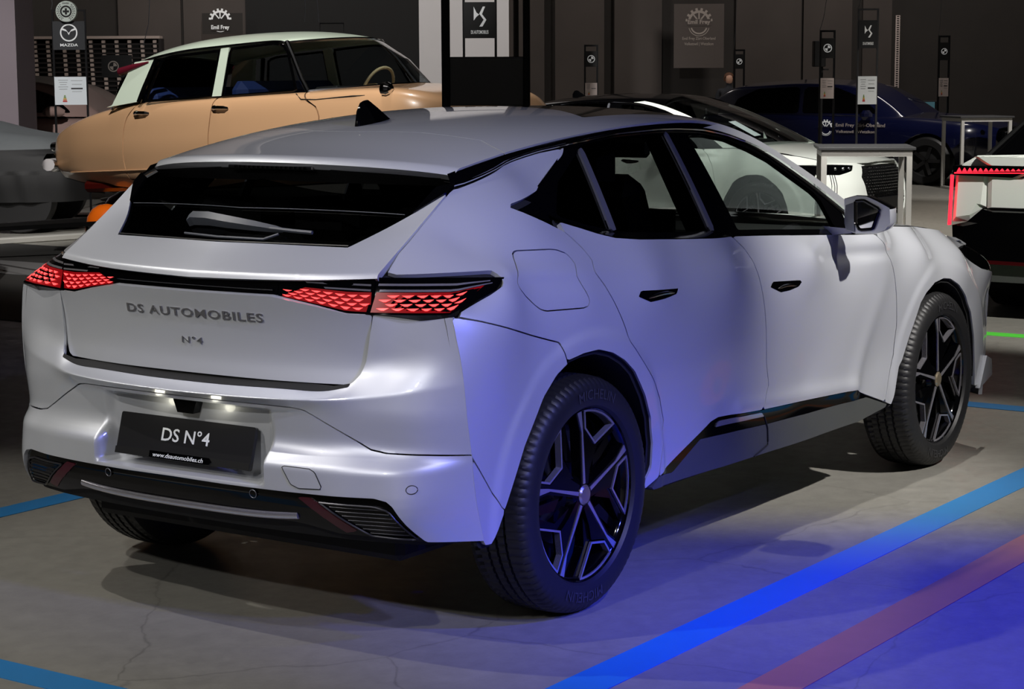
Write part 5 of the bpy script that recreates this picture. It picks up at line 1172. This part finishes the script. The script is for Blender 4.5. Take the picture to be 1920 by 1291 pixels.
# ------------------------------------------------------------------ peach classic saloon, raised, nose up
M_peach=mat('peach_paint',(216,172,132),.3,0,1.0,noise=.01,nscale=300);M_mint=mat('mint_roof',(214,230,214),.35,0,.8)
M_orange=mat('orange_paint',(240,110,20),.25,0,1.0);M_maroon=mat('maroon_paint',(70,14,10),.3,0,.8);M_trump=mat('trumpet_maroon',(96,24,40),.3,0,.5);M_ivory=mat('ivory_plastic',(226,206,160),.4);M_blue=mat('blue_upholstery',(30,52,110),.7);M_dglass=glass('clear_car_glass',(.62,.66,.68),1.0)
def loft(xs,rings,nx,fil,mx=.05,x0=None,x1=None):
    """rings: list of (ylist,zlist) over stations xs, bottom to top; returns half grid (nx,m,3), y>0"""
    x=np.linspace(xs[0] if x0 is None else x0,xs[-1] if x1 is None else x1,nx)
    P_=np.stack([np.stack([x,nspl(xs,y,x),nspl(xs,z,x)],-1) for y,z in rings],1)
    return refine(fillet_profile(P_,[0]+fil+[0],5),mx)
def half_full(P_):
    V,F=gv(P_);V,F=orient(V,F.tolist(),(0,1,.3));V2=V*np.array([1,-1,1.]);return join((V,F),(V2,[f[::-1] for f in F]))
def build_classic():
    t=thing('classic_saloon','peach classic saloon with mint roof raised nose-up behind the hatchback','car')
    t.matrix_world=Matrix.Translation((7.854,8.875,.371))@Matrix.Rotation(-math.pi/2,4,'Z')@Matrix.Rotation(-math.radians(3),4,'Y')
    xs=[-.47,-.41,-.27,0,.4,.8,1.3,1.9,2.5,3.0,3.5,4.0,4.3]
    R_=[([.24,.33,.42,.50,.58,.66,.72,.76,.78,.78,.75,.6,.3],[.52,.42,.35,.31,.275,.245,.23,.23,.23,.24,.27,.34,.45]),
        ([.27,.385,.48,.575,.67,.75,.81,.85,.87,.88,.87,.76,.42],[.545,.47,.42,.39,.37,.36,.35,.35,.35,.35,.37,.42,.5]),
        ([.285,.40,.505,.60,.70,.775,.83,.87,.89,.90,.89,.79,.46],[.60,.59,.58,.58,.58,.58,.58,.58,.58,.58,.58,.57,.55]),
        ([.27,.375,.475,.57,.665,.74,.795,.83,.845,.85,.84,.74,.42],[.65,.685,.73,.78,.84,.865,.875,.87,.865,.86,.85,.77,.65]),
        ([.23,.32,.42,.51,.60,.68,.735,.77,.79,.80,.78,.66,.34],[.665,.712,.775,.845,.91,.945,.955,.95,.945,.94,.935,.84,.68]),
        ([0]*13,[.67,.70,.73,.77,.85,.92,.95,.95,.95,.985,.965,.86,.70])]
    G=loft(xs,R_,90,[.05,.08,.12,.10,.07]);Vn=G[-1];n_=len(Vn);V,F=half_full(G);V=np.concatenate([V,[[G[-1,0,0]+.05,0,.56]]]);c_=len(V)-1;h_=(len(V)-1)//2;e0=h_-n_;F=[list(f) for f in F]+[[e0+k,e0+k+1,c_] for k in range(n_-1)]+[[h_+e0+k+1,h_+e0+k,c_] for k in range(n_-1)]
    rg=[(.945,.952),(.90,.90),(.833,.833),(.80,.74),(.79,.659),(.778,.483),(.796,.318)]
    bg=[(1.885,.955),(1.86,.90),(1.85,.80),(1.835,.663),(1.83,.5),(1.835,.30)]
    ag=[(2.80,.945),(2.86,.87),(2.95,.83),(3.0,.76),(3.0,.6),(2.97,.28)]
    rd=rg+[(1.835,.30)]+bg[::-1];fd=bg+[(2.97,.28)]+ag[::-1]
    def side_only(V,F): return clip(V,F,.35-np.abs(V[:,1]))
    def cut2(V,F,poly,ins,keep):
        X=V[:,[0,2]];d=psdf(poly,X)
        d=np.maximum(d+ins,.36-np.abs(V[:,1])) if keep else -np.maximum(d-ins,.36-np.abs(V[:,1]))
        return clip(V,F,d)
    Vb,Fb=cut2(V,F,rd,.0055,False);Vb,Fb=cut2(Vb,Fb,fd,.0055,False);ob('body',*flange(Vb,Fb,.02),M_peach,t)
    for nm,pg in (('rear_door',rd),('front_door',fd)):
        for s in(-1,1):
            Vd,Fd=cut2(V,F,pg,.0055,True);Vd,Fd=clip(Vd,Fd,-s*Vd[:,1]);ob(nm,*flange(Vd,Fd,.02),M_peach,t)
    ob('body_shell',*half_full(np.stack([G[...,0],np.maximum(G[...,1]-.022,0),G[...,2]-.012],-1)),M_matte,t)
    yb=lambda x,z:float(G.reshape(-1,3)[np.argmin((G[...,0].ravel()-x)**2+(G[...,2].ravel()-z)**2),1])
    # greenhouse
    E_=np.array([(.857,.60,1.279),(1.074,.625,1.314),(1.41,.64,1.346),(1.75,.64,1.357),(2.13,.635,1.363),(2.41,.625,1.362),(2.50,.605,1.345)])
    C_=np.array([(.74,0,1.345),(1.0,0,1.415),(1.4,0,1.46),(1.85,0,1.468),(2.3,0,1.448),(2.6,0,1.405),(2.79,0,1.365)])
    s=np.linspace(0,1,60);k=np.linspace(0,1,7);E2=np.stack([nspl(k,E_[:,i],s) for i in range(3)],-1);C2=np.stack([nspl(k,C_[:,i],s) for i in range(3)],-1)
    f=np.linspace(0,1,18);Rf=np.stack([np.stack([C2[:,0]+(E2[:,0]-C2[:,0])*q**2,E2[:,1]*q,C2[:,2]+(E2[:,2]-C2[:,2])*(.75*q**2+.25*q**8)],-1) for q in f],0)
    V1,F1=gv(fullgrid(Rf));V1,F1=orient(V1,F1.tolist(),(0,0,1));ob('roof',*flange(V1,F1,.02),M_mint,t)
    for sd in(-1,1):
        m=np.array([1,sd,1]);fl=(lambda F:F) if sd>0 else (lambda F:[q[::-1] for q in F])
        ob('drip_rail',*tube((E2+np.array([0,.008,-.008]))*m,.010,6),M_dchrome,t)
        wy=lambda z:.752-.29*(z-.95)
        def pane(nm,pts,mt,off=0,th=0):
            A=np.array([(x,wy(z)+off,z) for x,z in pts])*m;n=len(A);F=[list(range(n))]
            if th: A=np.concatenate([A,A-np.array([0,sd*th,0])]);F=F+[[n+i for i in range(n)][::-1]]+[[i,n+i,n+(i+1)%n,(i+1)%n] for i in range(n)]
            return ob(nm,A,fl(F) ,mt,t,smooth=False)
        rw=[(1.075,.955),(1.10,1.04),(1.195,1.285),(1.30,1.305),(1.827,1.318),(1.80,.955)];fw=[(1.925,.95),(1.944,1.326),(2.40,1.338),(2.50,1.322),(2.56,1.25),(2.69,.955)]
        pane('rear_door_window',rw,M_dglass);pane('front_door_window',fw,M_dglass)
        for pts in (rw,fw): ob('window_seal',*tube(np.array([(x,wy(z)+.004,z) for x,z in resample(np.array(pts+pts[:1]),50)])*m,.012,6,closed=True),M_black,t)
        for pts in ([(.995,.948),(1.03,1.05),(1.135,1.30)],): ob('window_frame',*tube(np.array([(x,wy(z)+.006,z) for x,z in pts])*m,.020,8),M_black,t)
        pane('door_pillar',[(1.815,.955),(1.842,1.335),(1.93,1.338),(1.912,.955)],M_mint,.012,.03)
        pane('rear_pillar',[(.60,.925),(.66,.94),(.80,1.208),(.86,1.285),(1.08,1.30),(1.02,1.15),(.96,.955)],M_mint,-.02,.04)
        ob('windscreen_pillar',*tube(np.array([(2.50,.61,1.345),(2.60,.66,1.22),(2.72,.715,1.04),(2.79,.735,.945)])*m,.020,8),M_dchrome,t)
        # trumpet indicator
        tp=np.array([(.70,.655,1.215),(.72,.655,1.216),(.85,.648,1.245),(1.02,.64,1.275)])*m;V_,F_=tube(tp,[.034,.036,.026,.008],12);ob('trumpet_indicator',V_,F_,M_trump,t)
        # handles
        for x in (.945,1.87):
            y=yb(x+.07,.86);h=ob('door_handle',*tube(np.array([(x,y+.0,.86),(x+.03,y+.025,.862),(x+.09,y+.034,.862),(x+.15,y+.034,.858),(x+.175,y+.014,.852)])*m,[.016,.017,.015,.014,.009],10),M_chrome,t)
            ob('handle_escutcheon',*box((x+.02,sd*(y-.0),.862),(.05,.03,.04),.012),M_chrome,h)
        ob('sill_moulding',*tube(np.array([(x,yb(x,.40)+.003,.395) for x in np.linspace(-.1,3.0,30)])*m,.006,6),M_peach,t)
    # windscreen and rear window
    a=np.linspace(-1,1,25);hd=np.stack([2.79-.29*a**2,.607*a,1.362-.022*a**2],-1);bs=np.stack([3.29-.50*np.abs(a)**2.2,.735*a,.975-.03*a**2],-1)
    md=(hd+bs)/2+np.array([.045,0,.02])*(1-a[:,None]**2*.5);V_,F_=gv(np.stack([hd,md*.98+.02*hd,md,bs],1));ob('windscreen',*orient(V_,F_.tolist(),(1,0,.5)),M_dglass,t)
    for c_,r_ in ((hd,.012),(bs,.012)): ob('windscreen_trim',*tube(c_,r_,6),M_dchrome,t)
    hd=np.stack([.76+.10*a**2,.60*a,1.335-.055*a**2],-1);bs=np.stack([.20+.42*np.abs(a)**2,.69*a,.90+.03*a**2],-1)
    V_,F_=gv(np.stack([hd,(hd+bs)/2+np.array([-.06,0,.03]),bs],1));ob('rear_window',*orient(V_,F_.tolist(),(-1,0,.5)),M_black,t)
    ob('rear_window_trim',*tube(bs,.010,6),M_chrome,t)
    # rear bumper and overriders
    bp=np.array([(-.30,-.60,.47),(-.42,-.45,.46),(-.50,-.25,.455),(-.52,0,.455),(-.50,.25,.455),(-.42,.45,.46),(-.30,.60,.47)])
    ob('rear_bumper',*tube(np.stack([nspl(np.linspace(0,1,7),bp[:,i],np.linspace(0,1,40)) for i in range(3)],-1),.055,10),M_chrome,t)
    for sd in(-1,1):
        ob('overrider',*box((-.50,sd*.36,.49),(.17,.13,.15),.04),M_chrome,t)
        ob('tail_lamp',*tube(np.array([(-.50,sd*.33,.625),(-.44,sd*.345,.625),(-.30,sd*.42,.615)]),[.042,.042,.012],12),M_chrome,t)
    # interior
    for x in (.95,1.95): 
        b_=ob('bench_seat',*box((x+.25,0,.68),(.55,1.25,.22),.08),M_blue,t);ob('bench_back',*box((x-.02,0,.90),(.18,1.25,.34),.07),M_blue,b_)
    ob('dashboard',*box((2.85,0,.90),(.3,1.25,.16),.05),M_dash,t)
    th=np.linspace(0,2*math.pi,30,endpoint=False);sw=ob('steering_wheel',*tube(np.stack([2.62+.19*np.sin(th)*.45,.36+.19*np.cos(th),.965+.19*np.sin(th)*.89],-1),.013,8,closed=True),M_ivory,t);ob('steering_spoke',*tube(np.array([(2.75,.36,.95),(2.65,.30,1.0),(2.60,.24,1.0)]),.010,6),M_ivory,sw)
    # front: fender seam, headlamp pods out of sight behind the stand
    ob('fender_seam',*tube(np.array([(x,-yb(x,z)-.001,z) for x,z in ((2.72,.93),(2.80,.885),(2.95,.875),(3.3,.885),(3.8,.87))]),.005,6),M_matte,t)
    ob('mirror',*join(lathe([(0,.04),(.04,.03),(.055,0),(.05,-.04),(0,-.06)],14,'x',(3.62,-.80,.92)),tube(np.array([(3.62,-.80,.84),(3.62,-.80,.90)]),.010,6)),M_chrome,t)
    # wheel spat stubs under the body
    ob('underside',*box((1.9,0,.27),(3.6,1.2,.10),.03),M_maroon,t)
    return t
build_classic()
# orange rounded support under the classic saloon's tail
o=gpos(210,17.2);t=thing('orange_fairing','glossy orange rounded fairing with maroon arch under the peach classic car','fairing',tuple(o),VIEWROT)
V,F=lathe([(r,z) for r,z in [(.0,.50),(.08,.49),(.14,.455),(.185,.39),(.205,.29),(.21,.12),(.21,.0)]],36,'z');ob('fairing_shell',V*np.array([.95,.8,1.0]),F,M_orange,t)
V,F=lathe([(.0,.60),(.12,.585),(.22,.53),(.28,.43),(.30,.25),(.30,0)],36,'z',(.16,.38,0));ob('maroon_dome',V*np.array([1,.9,1]),F,M_maroon,t)
# stout stands carrying the classic saloon
t=thing('car_lift','black stand carrying the raised peach classic car','stand',(8.0,6.2,0));
ob('stand_column',*box((0,0,.29),(.5,1.4,.58),.03),M_matte,t,smooth=False);ob('stand_base',*box((0,0,.02),(.9,2.0,.04)),M_matte,t,smooth=False)
# ------------------------------------------------------------------ generic background car
def simple_car(name,label,loc,rotz,paint,L,xs,low,can,wins,wheels,R=.36,glassm=None,details=None,group=None):
    t=thing(name,label,'car',loc,rotz,group)
    G=loft(xs,low,60,[.05,.10,.08,.06][:len(low)-2]);V,F=half_full(G)
    for cx in wheels:
        d=np.maximum(np.hypot(V[:,0]-cx,V[:,2]-R)-(R+.05),.45-np.abs(V[:,1]));V,F=clip(V,F,-d)
    ob('body',*flange(V,F,.05),paint,t)
    cx_,cr=can;C=loft(cx_,cr,50,[.05]*(len(cr)-2),mx=.06);V,F=half_full(C);F=[list(f) for f in F]
    ob('roof',V,F,M_black if glassm else paint,t)
    for w in wins:
        for s in(-1,1):
            d=psdf(w,V[:,[0,2]]);Vw,Fw=clip(V,F,np.maximum(d,.05-s*V[:,1]));Vw,Fw=offs(Vw,Fw,.006);ob('side_window',Vw,Fw,M_black,t)
    wt=lathe([(.24,0),(R*.9,.004),(R*.98,-.02),(R,-.06),(R,-.17),(R*.96,-.21),(.24,-.21)],40,'y');wr=[]
    sp=[prism([(.03*math.cos(a+1.2),.03*math.sin(a+1.2)),(.22*math.cos(a+.12),.22*math.sin(a+.12)),(.22*math.cos(a-.12),.22*math.sin(a-.12)),(.03*math.cos(a-1.2),.03*math.sin(a-1.2))],-.04,-.01,lambda p,q,d:(p,d,q)) for a in np.linspace(0,2*math.pi,6)[:-1]]
    for cx in wheels:
        for s in(-1,1):
            w=ob('wheel',*wt,M_rub,t);w.matrix_local=Matrix.Translation((cx,s*float(np.interp(cx,xs,low[1][0])-.01),R))@Matrix.Diagonal((1,s,1,1))
            for q in sp: ob('spoke',*q,M_dchrome,w,smooth=False)
            ob('wheel_disc',*lathe([(0,-.06),(.23,-.06),(.245,-.01)],30,'y'),M_matte,w)
    if details: details(t,G,C)
    return t
M_navy=mat('navy_paint',(10,14,46),.25,0,1.0);M_rose=mat('rose_grey_paint',(178,150,142),.35,0,.8)
xs=[0,.08,.3,.9,2.0,3.0,3.6,4.2,4.6,4.78]
low=[([.62,.72,.80,.82,.82,.82,.82,.80,.70,.5],[.45,.36,.30,.27,.26,.26,.27,.28,.30,.36]),
     ([.70,.83,.91,.94,.94,.94,.95,.93,.82,.58],[.60,.58,.55,.55,.52,.52,.55,.55,.55,.55]),
     ([.70,.82,.90,.94,.94,.94,.945,.92,.82,.58],[.86,.88,.90,.90,.88,.87,.86,.84,.80,.76]),
     ([.60,.74,.82,.85,.86,.85,.84,.80,.72,.5],[1.02,1.04,1.06,1.07,1.05,1.03,1.02,.98,.92,.86]),
     ([0]*10,[1.04,1.06,1.08,1.10,1.08,1.08,1.09,1.05,.98,.90])]
can=([.12,.4,.9,1.6,2.3,2.75,3.1,3.45],[([.68,.74,.80,.82,.82,.81,.80,.76],[1.04,1.05,1.06,1.05,1.04,1.03,1.02,1.01]),([.60,.62,.64,.65,.65,.63,.64,.70],[1.12,1.38,1.50,1.54,1.53,1.46,1.28,1.04]),([0]*8,[1.14,1.44,1.57,1.61,1.60,1.54,1.36,1.06])])
def navy_details(t,G,C):
    for s in(-1,1):
        hl=ob('headlamp',*box((4.55,s*.62,.80),(.24,.30,.10),.03),M_black,t)
        for k in range(3): ob('headlamp_lens',*lathe([(0,.015),(.03,.008),(.035,-.01)],12,'x',(4.67-.06*k*.5,s*(.52+.10*k),.80)),MATS['headlamp_glint'],hl)
    gr=ob('kidney_grille',*box((4.79,0,.68),(.06,.80,.30),.04),M_black,t)
    for k in range(13): ob('grille_bar',*box((4.83,-.36+.06*k,.68),(.02,.018,.26),.004),M_dchrome,gr)
    ob('lower_intake',*box((4.76,0,.42),(.08,1.1,.16),.03),M_matte,t)
    ob('number_plate',*box((4.85,0,.50),(.015,.30,.10)),M_white,t,smooth=False)
    for z in (1.04,): ob('chrome_line',*tube(np.array([(x,-.845,zz) for x,zz in ((.6,1.075),(1.6,1.065),(2.9,1.045))]),.006,6),M_dchrome,t)
    V,F=fit_text('Emil Frey Züri-Oberland',.78,.07,weight=.02);ob('door_lettering',np.stack([2.48+V[:,0],np.full(len(V),-.957),.86+V[:,1]],-1),F,MATS['logo_dim'],t,smooth=False)
    V,F=fit_text('Volketswil | Wetzikon',.62,.06,weight=.02);ob('door_lettering',np.stack([2.48+V[:,0],np.full(len(V),-.957),.765+V[:,1]],-1),F,MATS['logo_dim'],t,smooth=False)
    V,F=gear_logo();ob('door_emblem',np.stack([2.32+V[:,0]*.22,np.full(len(V),-.957),.85+V[:,1]*.22],-1),F,MATS['logo_white'],t,smooth=False)
    ob('door_mirror',*box((2.98,-1.0,1.06),(.14,.22,.15),.05),M_navy,t)
w1=[(.62,1.08),(.72,1.30),(1.05,1.46),(1.75,1.49),(1.80,1.08)];w2=[(1.86,1.08),(1.83,1.49),(2.35,1.48),(2.72,1.34),(3.08,1.08)]
g=gpos(1345,31.5);
NV=simple_car('navy_suv','dark navy suv facing right behind the white car, emblem on its door',(float(g[0]),float(g[1]),0),-math.pi/2-.02,M_navy,4.78,xs,low,can,[w1,w2],(.92,3.88),.37,details=navy_details);NV.scale=(1,1,.93)
g=gpos(-170,27)
can2=([.25,.6,1.1,1.6,2.2,2.75,3.1,3.3],[([.66,.72,.76,.78,.78,.76,.74,.70],[.95,.97,.97,.97,.96,.95,.95,.94]),([.58,.58,.60,.61,.60,.60,.62,.66],[1.0,1.24,1.38,1.42,1.40,1.28,1.08,.97]),([0]*8,[1.03,1.30,1.44,1.48,1.46,1.34,1.12,.98])])
low2=[(np.array(y)*.94,np.array(z)*.90) for y,z in low]
def rose_details(t,G,C):
    ob('door_mirror',*tube(np.array([(2.62,-.90,1.01),(2.72,-.98,1.02),(2.86,-.99,1.02),(2.92,-.96,1.01)]),[.04,.07,.065,.03],12),M_rose,t)
simple_car('rose_grey_car','rose grey car behind the left price stand, partly hidden by the pillar',(float(g[0]),float(g[1]),.13),-math.pi/2+.35,M_rose,4.3,xs,low2,can2,[[(.7,1.0),(.85,1.2),(1.2,1.33),(1.7,1.35),(1.72,1.0)],[(1.78,1.0),(1.76,1.35),(2.2,1.34),(2.6,1.22),(2.9,1.0)]],(.85,3.5),.33,details=rose_details)
# ------------------------------------------------------------------ covered car at the left
M_cov=mat('cover_grey_cloth',(96,100,102),.75,noise=.1,nscale=8);M_covb=mat('cover_black_cloth',(24,24,25),.7,noise=.2,nscale=6,bump=.1)
g=gpos(192,21.2);t=thing('covered_car','low car under a stretched two-tone grey and black cloth cover at the left','car',tuple(g),VIEWROT)
xs_=[-4.4,-4.2,-3.6,-2.6,-1.8,-1.05,-.6,-.2,-.05,0]
cov=loft(xs_,[([.5,.75,.88,.90,.90,.90,.90,.82,.6,.4],[.32]*10),([.55,.82,.93,.94,.94,.94,.93,.86,.64,.42],[.55]*10),([.50,.75,.86,.88,.88,.88,.86,.78,.55,.35],[.62,.74,.82,.84,.84,.84,.82,.76,.66,.6]),([.4,.5,.55,.55,.58,.62,.66,.6,.42,.25],[.66,.86,1.08,1.22,1.20,1.08,.98,.86,.72,.64]),([0]*10,[.68,.92,1.16,1.28,1.26,1.13,1.02,.90,.74,.66])],120,[.10,.10,.15,.12],mx=.03)
cov[...,1]+=.012*np.sin(cov[...,0]*26+cov[...,2]*6)*np.exp(-((cov[...,0]+.62)/.25)**2)*(cov[...,2]<.62)
cov[...,2]+=.010*np.sin(cov[...,0]*7+cov[...,1]*9)*(cov[...,2]>.8)
V,F=half_full(cov);Va,Fa=clip(V,F,-(V[:,2]-(.86+.05*V[:,0]*.3)));ob('cover_top',Va,Fa,M_cov,t);Vb,Fb=clip(V,F,V[:,2]-(.86+.05*V[:,0]*.3));ob('cover_skirt',Vb,Fb,M_covb,t)
for cx in(-.62,-3.5):
    for s in(-1,1): ob('tyre',*lathe([(.0,.0),(.33,0),(.345,-.03),(.345,-.20),(.0,-.22)] if s>0 else [(.0,.0),(.33,0),(.345,.03),(.345,.20),(.0,.22)],40,'y',(cx,s*.86,.345)),M_rub,t)
# low black barrier rails
def beam(name,p,q,w,h,m,parent):
    p=np.asarray(p,float);q=np.asarray(q,float);d=q-p;l=np.linalg.norm(d);d/=l;n=np.cross(d,[0,0,1]);n/=np.linalg.norm(n);u=np.cross(n,d);V,F=box((l/2,0,0),(l,w,h));return ob(name,p+V[:,:1]*d+V[:,1:2]*n+V[:,2:]*u,F,m,parent,smooth=False)
t=thing('barrier_rail','low black metal barrier frame in front of the covered car','barrier')
z_=.27
A=gpos(-60,17.2);B=gpos(196,17.7);Cc=gpos(212,14.9)
beam('rail',A+UP*.29,B+UP*.33,.06,.05,M_satin,t);beam('rail',A+UP*.27,Cc+UP*.50,.04,.035,M_satin,t)
for q,zz in ((B,.33),(gpos(176,15.3),.47),(A,.28)): ob('post',*box((q[0],q[1],zz/2),(.045,.045,zz)),M_matte,t,smooth=False)
# dark curved edge of a display at the far left border
g=gpos(-24,15.5);t=ob('black_display',*tube(np.array([g+UP*0,g+UP*.5,g+UP*.9,g+UP*1.3,g+UP*1.52]),[.11,.12,.13,.11,.05],20),M_matte);tag(t,'black rounded display form cut off by the left border','display')
# ------------------------------------------------------------------ white suv at the right border, rear towards the camera
M_led=mat('led_red',(255,30,40),.3,emit=(255,40,60),estr=1.8)
def build_right():
    t=thing('large_suv','white suv at the right border, its red corner lamp lit','car',(7.45,0,0),0)
    B=lambda nm,poly,x0,x1,m,p=t,ch=0.:ob(nm,*chamfer(poly,x0,x1,ch),m,p,smooth=False)
    def chamfer(poly,x0,x1,ch):
        if ch<=0: return prism(poly,x0,x1,lambda a,b,d:(d,a,b))
        P_=np.array(poly,float);c=P_.mean(0);n=len(P_);ins=c+(P_-c)*(1-ch*2.2/np.linalg.norm(P_-c,axis=1,keepdims=True))
        V=[(x0,*q) for q in ins]+[(x0+ch,*q) for q in P_]+[(x1,*q) for q in P_];F=[list(range(n))[::-1]]+[[i,(i+1)%n,n+(i+1)%n,n+i] for i in range(n)]+[[n+i,n+(i+1)%n,2*n+(i+1)%n,2*n+i] for i in range(n)]+[[2*n+i for i in range(n)]]
        return np.array(V),F
    Y=.98
    # outlines in (y,z): left is +y
    side=[(1.02,.93),(1.00,.60),(.88,.62),(.80,.70),(.74,.71),(.74,.985),(.84,1.035)]
    for s in(-1,1):
        m=lambda P_,s=s:[(s*a,b) for a,b in P_][::s]
        q=B('quarter_panel',m([(.99,.965),(1.01,.62),(.89,.625),(.805,.715),(.775,.72),(.775,.965)]),.02,4.2,M_pwhite,ch=.02)
        B('shoulder',m([(.99,.965),(.95,1.00),(.86,1.05),(.55,1.06),(.55,.965)]),.05,3.6,M_pwhite,ch=.02)
        lm=B('tail_lamp',m([(1.0,.985),(1.0,.925),(.60,.915),(.44,.985)]),.0,.2,M_black)
        for k in range(13): B('lamp_cell',m([(.97-.036*k,.945+.0012*k),(.955-.036*k,.972),(.94-.036*k,.945+.0012*k)]),-.012,.0,M_led,lm)
        B('lamp_strip',m([(.985,.942),(.985,.934),(.52,.944),(.50,.950)]),-.014,.0,M_led,lm)
        B('led_blade',m([(1.014,.925),(1.026,.60),(1.014,.60),(1.003,.925)]),-.004,.03,M_led)
        w=ob('wheel',*lathe([(.25,0),(.33,.004),(.355,-.02),(.36,-.06),(.36,-.20),(.34,-.23),(.25,-.23)],44,'y'),M_rub,t);w.matrix_local=Matrix.Translation((.86,s*.99,.36))@Matrix.Diagonal((1,s,1,1));ob('wheel_disc',*lathe([(0,-.05),(.2,-.05),(.26,-.02)],30,'y'),M_black,w)
    B('tailgate',[(.77,.715),(.77,.985),(.44,.985),(.60,.912),(-.60,.912),(-.44,.985),(-.77,.985),(-.77,.715)][::1],.01,.4,M_pwhite,ch=.015)
    B('tailgate_lip',[(.86,1.045),(-.86,1.045),(-.77,.99),(.77,.99)],-.01,.5,M_pwhite,ch=.015)
    rw=np.array([(.10,.80,1.045),(.10,-.80,1.045),(.78,-.62,1.42),(.78,.62,1.42)]);ob('rear_window',rw,[[0,1,2,3]],M_black,t,smooth=False)
    ob('window_trim',*tube(np.array([(.09,.80,1.05),(.42,.715,1.23),(.78,.62,1.425)]),.016,6),M_satin,t)
    ob('wiper_arm',*tube(np.array([(.20,.45,1.11),(.22,.20,1.14),(.22,-.1,1.145)]),.010,6),M_dchrome,t)
    ob('roof',*prism([(.78,1.42),(1.6,1.56),(3.0,1.52),(4.2,1.0),(.12,1.04)],-.62,.62,lambda a,b,d:(a,d,b)),M_black,t,smooth=False)
    B('bumper_black',[(1.0,.60),(.985,.36),(-.985,.36),(-1.0,.60),(-.90,.625),(-.80,.71),(.80,.71),(.90,.625)],-.03,.5,M_black,ch=.04)
    B('reflector_strip',[(.78,.385),(.78,.362),(.42,.358),(.42,.38)],-.04,.0,M_redd);B('reflector_strip',[(-.42,.38),(-.42,.358),(-.78,.362),(-.78,.385)],-.04,.0,M_redd)
    B('diffuser',[(.95,.36),(.80,.24),(-.80,.24),(-.95,.36)],.0,.45,M_sill,ch=.03)
    for y in(.35,-.35): B('diffuser_fin',[(y+.02,.35),(y+.06,.24),(y+.02,.24),(y-.02,.35)],-.02,.1,M_satin)
    ob('underbody',*box((2.3,0,.33),(3.8,1.4,.25)),M_matte,t,smooth=False)
    fw=ob('wheel',*lathe([(.25,0),(.33,.004),(.36,-.06),(.36,-.20),(.25,-.23)],30,'y'),M_rub,t);fw.matrix_local=Matrix.Translation((3.75,.99,.36))
    fw=ob('wheel',*lathe([(.25,0),(.33,.004),(.36,-.06),(.36,-.20),(.25,-.23)],30,'y'),M_rub,t);fw.matrix_local=Matrix.Translation((3.75,-.99,.36))@Matrix.Diagonal((1,-1,1,1))
    return t
build_right()

# ------------------------------------------------------------------ visitor whose head shows over the navy suv
def build_person(loc,rz):
    t=thing('person','brown-haired person whose head shows above the navy suv roof','person',loc,rz)
    J={'pelvis':(0,0,.93),'waist':(0,0,1.08),'chest':(0,.01,1.28),'neckb':(0,0,1.43),'neck':(0,.0,1.49),'chin':(0,-.015,1.535),'head':(0,-.01,1.60),'crown':(0,.005,1.685)}
    R_={'pelvis':(.15,.11),'waist':(.13,.10),'chest':(.16,.11),'neckb':(.10,.08),'neck':(.052,.055),'chin':(.058,.07),'head':(.075,.092),'crown':(.05,.06)}
    E=[('pelvis','waist'),('waist','chest'),('chest','neckb'),('neckb','neck'),('neck','chin'),('chin','head'),('head','crown')]
    for s,n in((-1,'r'),(1,'l')):
        for k,p,r in (('sh',(s*.185,.01,1.40),(.062,.062)),('el',(s*.235,.03,1.13),(.045,.045)),('wr',(s*.235,-.04,.90),(.030,.026)),('ha',(s*.23,-.06,.80),(.030,.016)),('hip',(s*.09,0,.88),(.095,.10)),('kn',(s*.10,-.01,.49),(.062,.065)),('an',(s*.10,.02,.09),(.040,.045)),('to',(s*.11,-.15,.035),(.040,.028))):
            J[k+n]=p;R_[k+n]=r
        E+=[('chest','sh'+n),('sh'+n,'el'+n),('el'+n,'wr'+n),('wr'+n,'ha'+n),('pelvis','hip'+n),('hip'+n,'kn'+n),('kn'+n,'an'+n),('an'+n,'to'+n)]
    ks=list(J);me=bpy.data.meshes.new('body');me.from_pydata([J[k] for k in ks],[(ks.index(a),ks.index(b)) for a,b in E],[]);o=bpy.data.objects.new('body',me);COL.objects.link(o);o.parent=t
    sk=o.modifiers.new('skin','SKIN')
    if not me.skin_vertices: me.attributes
    for i,k in enumerate(ks):
        v=me.skin_vertices[0].data[i];v.radius=R_[k];v.use_root=(k=='pelvis')
    su=o.modifiers.new('sub','SUBSURF');su.levels=1;su.render_levels=2;me.materials.append(mat('visitor_cloth',(40,42,48),.8))
    th=[(r*.0,z) for r,z in ((0,0),)]
    V,F=lathe([(.0,1.735),(.05,1.725),(.085,1.69),(.10,1.64),(.098,1.60),(.09,1.565)],20,'z',(0,.015,0));d=(V[:,1]<-.045)&(V[:,2]<1.665);Vc,Fc=clip(V,F,np.where(V[:,2]>1.655,-.01,-(V[:,1]+.045)));ob('hair',Vc,Fc,mat('hair_brown',(96,62,42),.7,noise=.2,nscale=60),t)
    ob('face',*lathe([(0,.10),(.03,.095),(.06,.06),(.07,.01),(.06,-.05),(.03,-.095),(0,-.10)],16,'z',(0,-.03,1.60)),mat('skin_tone',(205,160,135),.6),t)
    return t
try:
    g=gpos(1362,35.6);build_person((float(g[0]),float(g[1]),0.),VIEWROT).scale=(.93,.93,.93)
except Exception as e: print('person failed',e)
